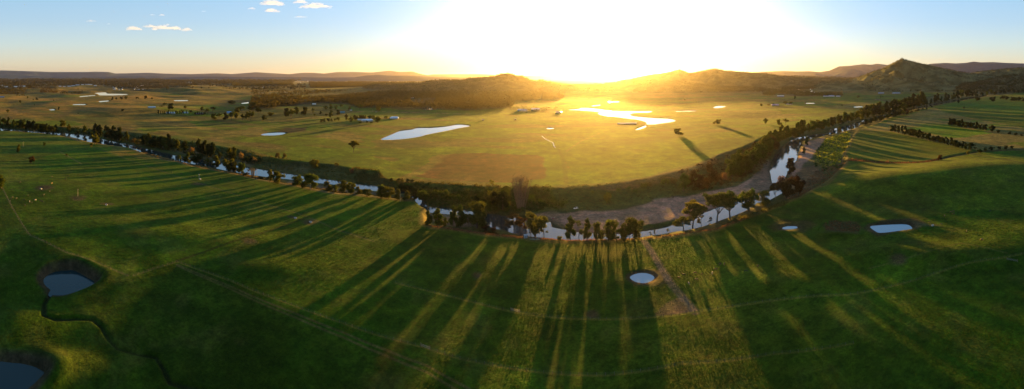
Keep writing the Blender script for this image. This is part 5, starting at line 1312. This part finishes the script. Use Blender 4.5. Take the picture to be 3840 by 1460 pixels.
# ------------------------------------------------------------------ animals and vehicles
def skin(name, joints, edges, m, sub=1):
    me = bpy.data.meshes.new(name + '_rig'); me.from_pydata([j[0] for j in joints], [], edges)
    o = bpy.data.objects.new(name + '_rig', me); COL.objects.link(o)
    o.modifiers.new('s', 'SKIN'); sd = o.modifiers.new('u', 'SUBSURF'); sd.levels = sub; sd.render_levels = sub
    for i, j in enumerate(joints):
        sv = me.skin_vertices[0].data[i]; r = j[1]; sv.radius = (r, r) if isinstance(r, (int, float)) else r; sv.use_root = (i == 0)
    dg = bpy.context.evaluated_depsgraph_get(); r = bpy.data.meshes.new_from_object(o.evaluated_get(dg)); bpy.data.objects.remove(o)
    r.name = name; r.materials.clear(); r.materials.append(m); r.polygons.foreach_set('use_smooth', [True] * len(r.polygons))
    return r


def animal_mesh(kind, m, graze):
    """nose towards +x, hooves at z = 0"""
    H = kind == 'horse'
    L = 1.0 if H else .92; bz = 1.22 if H else 1.05; br = .27 if H else .33; lr = .055 if H else .06
    J = [((0, 0, bz), br), ((-.55 * L, 0, bz + .05), br * .98), ((-.85 * L, 0, bz + .03), br * .75), ((.45 * L, 0, bz + .02), br * 1.02), ((.72 * L, 0, bz + .05), br * .8)]
    E = [(0, 1), (1, 2), (0, 3), (3, 4)]
    def add(p, r, a): J.append((p, r)); E.append((a, len(J) - 1)); return len(J) - 1
    if graze:
        n = add((1.12 * L, 0, bz - .32), .14 if H else .17, 4); n = add((1.38 * L, 0, bz * .42), .11 if H else .14, n); n = add((1.42 * L, 0, bz * .22), .10, n); add((1.50 * L, 0, .07), .06, n)
    else:
        n = add((1.02 * L, 0, bz + .32), .14 if H else .17, 4); n = add((1.22 * L, 0, bz + .58 if H else bz + .25), .11 if H else .14, n); n = add((1.42 * L, 0, bz + .50 if H else bz + .15), .09, n); add((1.60 * L, 0, bz + .34 if H else bz + .02), .06, n)
    for s in (-1, 1):
        n = add((.62 * L, s * .16, bz - .38), .10, 3); n = add((.62 * L, s * .16, bz * .42), lr, n); n = add((.60 * L + .03 * s, s * .16, .12), lr * .75, n); add((.64 * L + .03 * s, s * .16, .0), lr, n)
        n = add((-.66 * L, s * .17, bz - .35), .13, 1); n = add((-.82 * L, s * .17, bz * .45), lr, n); n = add((-.78 * L - .05 * s, s * .17, .12), lr * .75, n); add((-.74 * L - .05 * s, s * .17, .0), lr, n)
    n = add((-1.05 * L, 0, bz - .02), .05, 2); n = add((-1.14 * L, 0, bz - .35), .06, n); add((-1.12 * L, 0, bz - .68), .04, n)
    return skin(kind, J, E, m)


def build_animals():
    mb = {'black': mat('black_coat', (.012, .010, .009), .7), 'bay': mat('bay_coat', (.055, .025, .013), .6), 'red': mat('chestnut_coat', (.14, .055, .025), .6), 'white': mat('white_coat', (.26, .23, .20), .7, noise=(1.2, .25)), 'tan': mat('tan_coat', (.24, .12, .05), .7), 'pied': mat('piebald_coat', (.22, .18, .15), .7, noise=(1.5, .95))}
    cache = {}
    def put(px, py, kind, coat, graze, rz, label, group, s=1.0, name=None):
        k = (kind, coat, graze)
        if k not in cache: cache[k] = animal_mesh(kind, mb[coat], graze)
        (x,), (y,), (z,), _ = PLACE([(px, py)])
        o = link(name or kind, cache[k], None, (x, y, z)); o.rotation_euler = (0, 0, rz - math.atan2(x, y)); o.scale = (s, s, s); tag(o, label, kind if kind == 'horse' else 'cow', group)
    g = 'horses grazing right of the small oval pond'
    for px, py, c, gz, rz, lab, s in ((2546, 1047, 'bay', 1, 2.2, 'brown and white horse nearest the muddy track', 1), (2564, 1036, 'bay', 0, 3.1, 'dark bay horse with head raised near the track', 1), (2606, 1030, 'bay', 1, 3.3, 'bay horse in full side view, head low to the left', 1.05),
                                      (2633, 1031, 'red', 1, 1.0, 'small chestnut foal between the bay and the white horse', .62), (2671, 1029, 'white', 1, 1.4, 'white horse grazing in the middle of the group', .95), (2683, 1015, 'bay', 1, 0.1, 'brown horse standing behind the white one', 1),
                                      (2700, 996, 'bay', 1, .8, 'left horse of the two furthest away', 1), (2716, 996, 'bay', 1, 1.3, 'right horse of the two furthest away', 1), (2797, 1022, 'black', 1, .1, 'dark horse apart on the right with its legs in view', 1),
                                      (2842, 1003, 'black', 0, 1.0, 'black horse furthest right of the group', .9), (2583, 1068, 'pied', 1, 1.9, 'piebald horse nearest the camera', .95), (2612, 1054, 'bay', 1, 2.9, 'dark horse in front of the chestnut foal', 1)):
        put(px, py, 'horse', c, gz, rz, lab, g, s)
    g = 'horses on the shaded slope at right'
    for px, py, c, gz, rz, lab in ((3486, 838, 'bay', 1, .1, 'bay horse just right of the long blue pond'), (3529, 846, 'black', 1, 0.0, 'dark horse in side view on the fence line right of the pond'), (3542, 814, 'black', 0, 1.5, 'black horse seen end on above the fence line'),
                                   (3566, 799, 'bay', 1, 2.6, 'left horse of the tight trio on the slope'), (3575, 796, 'bay', 1, .3, 'rear horse of the tight trio on the slope'), (3576, 805, 'bay', 1, 3.1, 'front horse of the tight trio on the slope'), (3713, 795, 'black', 1, 2.7, 'lone dark horse high on the right slope'),
                                   (3625, 872, 'black', 0, 1.5, 'black foal alone below the fence line'), (3683, 903, 'tan', 1, 2.8, 'tan horse lit by the sun at the shadow edge')):
        put(px, py, 'horse', c, gz, rz, lab, g)
    rnd = random.Random(3)
    L = [(75, 686), (154, 677), (195, 665), (256, 662), (299, 657), (245, 675), (45, 714), (186, 721), (165, 733), (105, 736), (47, 743), (42, 748), (62, 747), (38, 758), (127, 752), (120, 763), (153, 756), (159, 759), (94, 772), (91, 753)]
    for i, (px, py) in enumerate(sorted(L)):
        put(px, py, 'cow', 'black', i % 3 > 0, rnd.uniform(0, 6.28), f'black cow scattered in the far left paddock, {ORD[i]} from the left', 'black herd in the far left paddock')
    for px, py, c, lab in ((195, 690, 'tan', 'tan and white cow apart at the top of the left herd'), (133, 753, 'white', 'white cow in the middle of the left herd'), (111, 758, 'white', 'pale cow left of the white one in the herd')):
        put(px, py, 'cow', c, 1, rnd.uniform(0, 6.28), lab, 'pale cattle of the left herd')
    for px, py, lab in ((710, 670, 'black cow left of the wind pump'), (721, 666, 'larger dark cow behind its neighbour by the wind pump'), (730, 665, 'dark cow nearest the wind pump'), (825, 674, 'black cow alone right of the wind pump'), (643, 649, 'black cow at the fence in the green strip'), (680, 656, 'black cow between fence and wind pump')):
        put(px, py, 'cow', 'black', 1, rnd.uniform(-.5, .5), lab, 'cattle in the green strip')
    for i, (px, py) in enumerate(((987, 462), (993, 462), (1004, 461), (1008, 461), (1012, 459), (1018, 458), (1052, 454), (1072, 450))):
        put(px, py, 'cow', 'black', 1, rnd.uniform(0, 6.28), f'black cow on the slope above the short bright pond, {ORD[i]} from the left', 'cattle above the short bright pond')
    # car
    (x,), (y,), (z,), (d,) = PLACE([(2160, 784)])
    root = bpy.data.objects.new('parked_car', None); COL.objects.link(root); root.location = (x, y, z + .02); root.rotation_euler = (0, 0, PI + .35 - math.atan2(x, y)); tag(root, 'white car parked on the dirt track above the gravel bar', 'car')
    paint_ = mat('white_paint', (.62, .62, .64), .25); glass = mat('car_glass', (.02, .022, .028), .05, 0, .8); tyre = mat('tyre_rubber', (.015, .015, .016), .8); rim = mat('wheel_rim', (.4, .4, .42), .3, .9)
    def extr(prof, w, m, name, taper=1.0):
        n = len(prof); V = [(p[0], -w, p[1]) for p in prof] + [(p[0], w, p[1]) for p in prof]
        mb_ = MB(); mb_.add(V, [tuple(range(n)), tuple(range(n, 2 * n))[::-1]] + [((i + 1) % n, i, i + n, (i + 1) % n + n) for i in range(n)]); return mb_.mesh(name, [m])
    o = link('body', extr([(-2.2, .32), (-2.25, .75), (-2.1, .98), (1.0, .98), (2.05, .88), (2.25, .7), (2.25, .35)], .88, paint_, 'car_body'), root); bv = o.modifiers.new('b', 'BEVEL'); bv.width = .07; bv.segments = 2
    o = link('cabin', extr([(-2.05, .98), (-1.75, 1.45), (.25, 1.45), (.95, .98)], .76, glass, 'car_cabin'), root)
    o = link('roof', extr([(-1.75, 1.452), (-1.6, 1.53), (.1, 1.53), (.28, 1.452)], .74, paint_, 'car_roof'), root)
    for sx in (-1.4, 1.4):
        for sy in (-.82, .82):
            m = MB(); m.tube([(0, -.11, 0), (0, .11, 0)], [.34, .34], 20); w = link('wheel', m.mesh('car_wheel', [tyre]), root, (sx, sy, .34))
            m = MB(); m.tube([(0, -.13, 0), (0, .13, 0)], [.2, .2], 14); link('rim', m.mesh('car_rim', [rim]), w)
    for sy in (-.6, .6):
        m = MB(); m.box((2.24, sy, .72), (.06, .35, .16)); link('headlight', m.mesh('car_headlight', [mat('lamp_glass', (.7, .7, .7), .1)]), root)
        m = MB(); m.box((-2.24, sy, .8), (.05, .22, .2)); link('tail_light', m.mesh('car_tail_light', [mat('red_glass', (.4, .02, .02), .2)]), root)
    # quad bike
    (x,), (y,), (z,), (d,) = PLACE([(2074, 822)])
    root = bpy.data.objects.new('quad_bike', None); COL.objects.link(root); root.location = (x, y, z + .02); root.rotation_euler = (0, 0, .1 - math.atan2(x, y)); root.scale = (1.15, 1.15, 1.15); tag(root, 'small red quad bike parked beside the inlet on the gravel', 'quad bike')
    red = mat('red_plastic', (.35, .04, .03), .35)
    link('body', extr([(-.95, .5), (-.95, .75), (-.4, .82), (.35, .85), (.95, .78), (.98, .5), (0, .35)], .38, red, 'quad_body'), root)
    m = MB(); m.box((-.15, 0, .9), (.7, .3, .14)); link('seat', m.mesh('quad_seat', [tyre]), root)
    m = MB(); m.tube([(.45, -.38, 1.12), (.5, 0, 1.05), (.45, .38, 1.12)], [.03, .03, .03], 6); m.tube([(.5, 0, 1.05), (.62, 0, .8)], [.03, .03], 6); link('handlebar', m.mesh('handlebar', [tyre]), root)
    for rx, rl in ((-.8, .5), (.85, .35)):
        m = MB(); m.box((rx, 0, .87), (rl, .76, .05)); link('rack', m.mesh('quad_rack', [mat('white_steel')]), root)
    for sx in (-.68, .68):
        for sy in (-.48, .48):
            m = MB(); m.tube([(0, -.13, 0), (0, .13, 0)], [.29, .29], 16); link('wheel', m.mesh('quad_wheel', [tyre]), root, (sx, sy, .29))
    # driftwood
    for i, (px, py, l) in enumerate(((2196, 809, 7), (2490, 824, 6), (1930, 806, 5), (1710, 843, 4))):
        (x,), (y,), (z,), (d,) = PLACE([(px, py)]); m = MB(); a = random.uniform(-.5, .5)
        m.tube([(0, 0, .1), (l * .5 * math.cos(a), l * .5 * math.sin(a), .3), (l * math.cos(a), l * math.sin(a), .15)], [.22, .17, .06], 7)
        for _ in range(5):
            t = random.uniform(.3, .9); m.tube([(l * t * math.cos(a), l * t * math.sin(a), .2), (l * t * math.cos(a) + random.uniform(-1, 1), l * t * math.sin(a) + random.uniform(-1, 1), random.uniform(.5, 1.2))], [.07, .02], 5)
        tag(link('driftwood', m.mesh('driftwood', [mat('grey_driftwood', (.20, .16, .13), .9)]), None, (x, y, z)), ['stranded branch on the gravel below the car', 'stranded branch on the bank of the second channel', 'pale branch stranded at the far water edge', 'branch lying on the near mud left of the inlet'][i], 'driftwood')


# ------------------------------------------------------------------ clouds
def build_clouds():
    m = bpy.data.materials.new('cloud_vapour'); m.use_nodes = True; nt = m.node_tree; nt.nodes.remove(nt.nodes['Principled BSDF'])
    v = nt.nodes.new('ShaderNodeVolumeScatter'); v.inputs['Color'].default_value = (.92, .84, .82, 1); v.inputs['Anisotropy'].default_value = .1
    nt.links.new(v.outputs[0], nt.nodes['Material Output'].inputs['Volume']); v.inputs['Density'].default_value = 0.0018
    R = 12000
    L = [(472, 529, 92, 115, 'plump grey and white cloud at left'), (534, 590, 90, 104, 'grey streaky left part of the long cloud'), (575, 676, 86, 113, 'long pink tinged cloud right of the plump one'), (681, 720, 101, 117, 'small pale cloud right of the long cloud'), (323, 358, 72, 82, 'little pink cloud far left'), (400, 414, 86, 92, 'wisp right of the little pink cloud'),
         (563, 582, 50, 58, 'left of two wisps above the long cloud'), (596, 617, 50, 60, 'right of two wisps above the long cloud'), (929, 957, 22, 36, 'small cloud left of the top clouds'), (979, 1063, -6, 22, 'grey cloud cut by the top edge'), (991, 1045, 28, 47, 'pale cloud under the grey top cloud'), (1100, 1155, -6, 14, 'white cloud cut by the top edge, right one'), (1125, 1235, 6, 30, 'ragged faint cloud below the right top cloud'),
         (755, 772, 38, 44, 'faint speck of cloud in the blue'), (1100, 1150, 58, 66, 'thin faint strip of cloud under the ragged one')]
    rng = np.random.default_rng(77)
    import bmesh
    for i, (x0, x1, y0, y1, lab) in enumerate(L):
        w = (x1 - x0) * R / F; h = (y1 - y0) * R / F; th = ((x0 + x1) / 2 - 1920) / F; zc = HC + (HOR - (y0 + y1) / 2) * R / F
        bm = bmesh.new(); k = 26 if w > 300 else 12; w *= 1.15
        r0 = bmesh.ops.create_icosphere(bm, subdivisions=3, radius=1)
        for vv in r0['verts']: vv.co = Vector((vv.co.x * w * .46, vv.co.y * w * .2, vv.co.z * h * .13 - h * .22))
        for j in range(k):
            t = rng.uniform(-1, 1); rr = h * rng.uniform(.12, .32) * (1.25 - abs(t) * .7)
            c = Vector((t * (w / 2 - rr), rng.uniform(-.35, .35) * w * .5, -h / 2 + rr + rng.uniform(0, max(h - 2 * rr, 1)) * (1 - abs(t)) * .9))
            r = bmesh.ops.create_icosphere(bm, subdivisions=2, radius=rr)
            ax = rng.uniform(1.2, 2.8)
            for vv in r['verts']: vv.co = Vector((vv.co.x * ax, vv.co.y * 1.2, vv.co.z * .8)) * (1 + .22 * math.sin(vv.co.x / rr * 5 + j) * math.cos(vv.co.z / rr * 4)) + c
        me = bpy.data.meshes.new('cloud'); bm.to_mesh(me); bm.free(); me.materials.append(m)
        o = bpy.data.objects.new('cloud', me); COL.objects.link(o); rm = o.modifiers.new('r', 'REMESH'); rm.mode = 'VOXEL'; rm.voxel_size = max(h / 34, 4)
        dg = bpy.context.evaluated_depsgraph_get(); me2 = bpy.data.meshes.new_from_object(o.evaluated_get(dg)); o.modifiers.clear(); o.data = me2; o.name = 'cloud'
        o.location = (R * math.sin(th), R * math.cos(th), zc); o.rotation_euler = (0, 0, -th); tag(o, lab, 'cloud', 'small evening clouds')


# ------------------------------------------------------------------ light, air, camera
EXPOSURE = 2.6


def build_light():
    w = bpy.data.worlds.new('World'); SC.world = w; w.use_nodes = True; nt = w.node_tree; N = nt.nodes; L = nt.links
    bg = N['Background']; sky = N.new('ShaderNodeTexSky'); sky.sky_type = 'NISHITA'; sky.sun_disc = False
    sky.sun_elevation = SUN_EL; sky.sun_rotation = SUN_AZ; sky.air_density = 1.0; sky.dust_density = 1.0; sky.ozone_density = 2.0
    tc = N.new('ShaderNodeTexCoord'); nm = N.new('ShaderNodeVectorMath'); nm.operation = 'NORMALIZE'; L.new(tc.outputs['Generated'], nm.inputs[0])
    sp = N.new('ShaderNodeSeparateXYZ'); L.new(nm.outputs[0], sp.inputs[0])
    cr = N.new('ShaderNodeValToRGB'); L.new(sp.outputs['Z'], cr.inputs[0])
    # clear evening air by height above the horizon: cream, then pale blue, then deeper blue
    stops = [(0.0, (.80, .62, .42)), (.035, (.80, .70, .52)), (.085, (.64, .72, .66)), (.14, (.48, .64, .71)), (.21, (.38, .60, .72)), (.45, (.20, .39, .52)), (1.0, (.14, .27, .38))]
    k = 2 ** -2.5 / .1 * .95
    e = cr.color_ramp.elements
    for i, (p, c) in enumerate(stops):
        q = e[i] if i < 2 else e.new(p)
        q.position = p; q.color = (*c, 1)
    dt = N.new('ShaderNodeVectorMath'); dt.operation = 'DOT_PRODUCT'; L.new(nm.outputs[0], dt.inputs[0]); dt.inputs[1].default_value = SUN
    ac = N.new('ShaderNodeMath'); ac.operation = 'ARCCOSINE'; L.new(dt.outputs['Value'], ac.inputs[0])

    def lobe(width, power, col):
        a = N.new('ShaderNodeMath'); a.operation = 'DIVIDE'; L.new(ac.outputs[0], a.inputs[0]); a.inputs[1].default_value = width
        b = N.new('ShaderNodeMath'); b.operation = 'POWER'; L.new(a.outputs[0], b.inputs[0]); b.inputs[1].default_value = power
        c = N.new('ShaderNodeMath'); c.operation = 'MULTIPLY'; L.new(b.outputs[0], c.inputs[0]); c.inputs[1].default_value = -1
        d = N.new('ShaderNodeMath'); d.operation = 'EXPONENT'; L.new(c.outputs[0], d.inputs[0])
        s = N.new('ShaderNodeVectorMath'); s.operation = 'SCALE'; s.inputs[0].default_value = col; L.new(d.outputs[0], s.inputs['Scale']); return s.outputs[0]

    def add(a, b):
        s = N.new('ShaderNodeVectorMath'); s.operation = 'ADD'; L.new(a, s.inputs[0]); L.new(b, s.inputs[1]); return s.outputs[0]
    tot = add(cr.outputs[0], add(lobe(.36, 1.8, (1.2, .95, .76)), lobe(.085, 1.1, (4.5, 2.1, .35))))
    sc1 = N.new('ShaderNodeVectorMath'); sc1.operation = 'SCALE'; L.new(tot, sc1.inputs[0]); sc1.inputs['Scale'].default_value = k * .85
    sc2 = N.new('ShaderNodeVectorMath'); sc2.operation = 'MULTIPLY'; L.new(sky.outputs[0], sc2.inputs[0]); sc2.inputs[1].default_value = (.10, .16, .30)
    L.new(add(sc1.outputs[0], sc2.outputs[0]), bg.inputs['Color']); bg.inputs['Strength'].default_value = .1
    s = bpy.data.lights.new('sun', 'SUN'); s.energy = 5.0; s.angle = math.radians(.9); s.color = (1, .54, .09)
    o = bpy.data.objects.new('sun', s); COL.objects.link(o); o.location = (0, 0, 300); o.rotation_euler = (-SUN).to_track_quat('-Z', 'Y').to_euler()


HAZE_D = 0.85e-5


def build_haze():
    m = bpy.data.materials.new('haze'); m.use_nodes = True; nt = m.node_tree; nt.nodes.remove(nt.nodes['Principled BSDF'])
    v = nt.nodes.new('ShaderNodeVolumePrincipled'); v.inputs['Color'].default_value = (.80, .72, .72, 1); v.inputs['Density'].default_value = HAZE_D; v.inputs['Anisotropy'].default_value = .83
    nt.links.new(v.outputs[0], nt.nodes['Material Output'].inputs['Volume'])
    mb_ = MB(); S = 60000; lo, hi = -12.0, 660.0; mb_.box((0, 0, (lo + hi) / 2), (2 * S, 2 * S, hi - lo))
    tag(link('haze', mb_.mesh('haze', [m])), 'thin evening haze over the valley', kind='stuff')


def build_camera():
    c = bpy.data.cameras.new('camera'); c.type = 'PANO'; c.panorama_type = 'CENTRAL_CYLINDRICAL'
    a = 1920 / F
    c.central_cylindrical_range_u_min = -a; c.central_cylindrical_range_u_max = a
    c.central_cylindrical_range_v_min = -(1460 - HOR) / F; c.central_cylindrical_range_v_max = HOR / F
    c.central_cylindrical_radius = 1.0; c.clip_start = .5; c.clip_end = 150000
    o = bpy.data.objects.new('camera', c); COL.objects.link(o); o.location = (0, 0, HC); o.rotation_euler = (PI / 2, 0, 0); SC.camera = o


import time
T0 = time.time()
for fn in (build_camera, build_light, build_ground, build_water, build_hills, build_trees, build_undergrowth, build_woods, build_fences, build_buildings, build_animals, build_clouds, build_haze):
    fn(); print('BUILT', fn.__name__, round(time.time() - T0, 1), flush=True)
SC.view_settings.view_transform = 'Standard'; SC.view_settings.look = 'None'; SC.view_settings.exposure = EXPOSURE; SC.view_settings.gamma = 1
SC.render.engine = 'CYCLES'; cy = SC.cycles
cy.max_bounces = 6; cy.diffuse_bounces = 2; cy.glossy_bounces = 2; cy.transmission_bounces = 2; cy.volume_bounces = 1; cy.transparent_max_bounces = 4
cy.use_denoising = True; cy.use_adaptive_sampling = False; cy.sample_clamp_indirect = 6
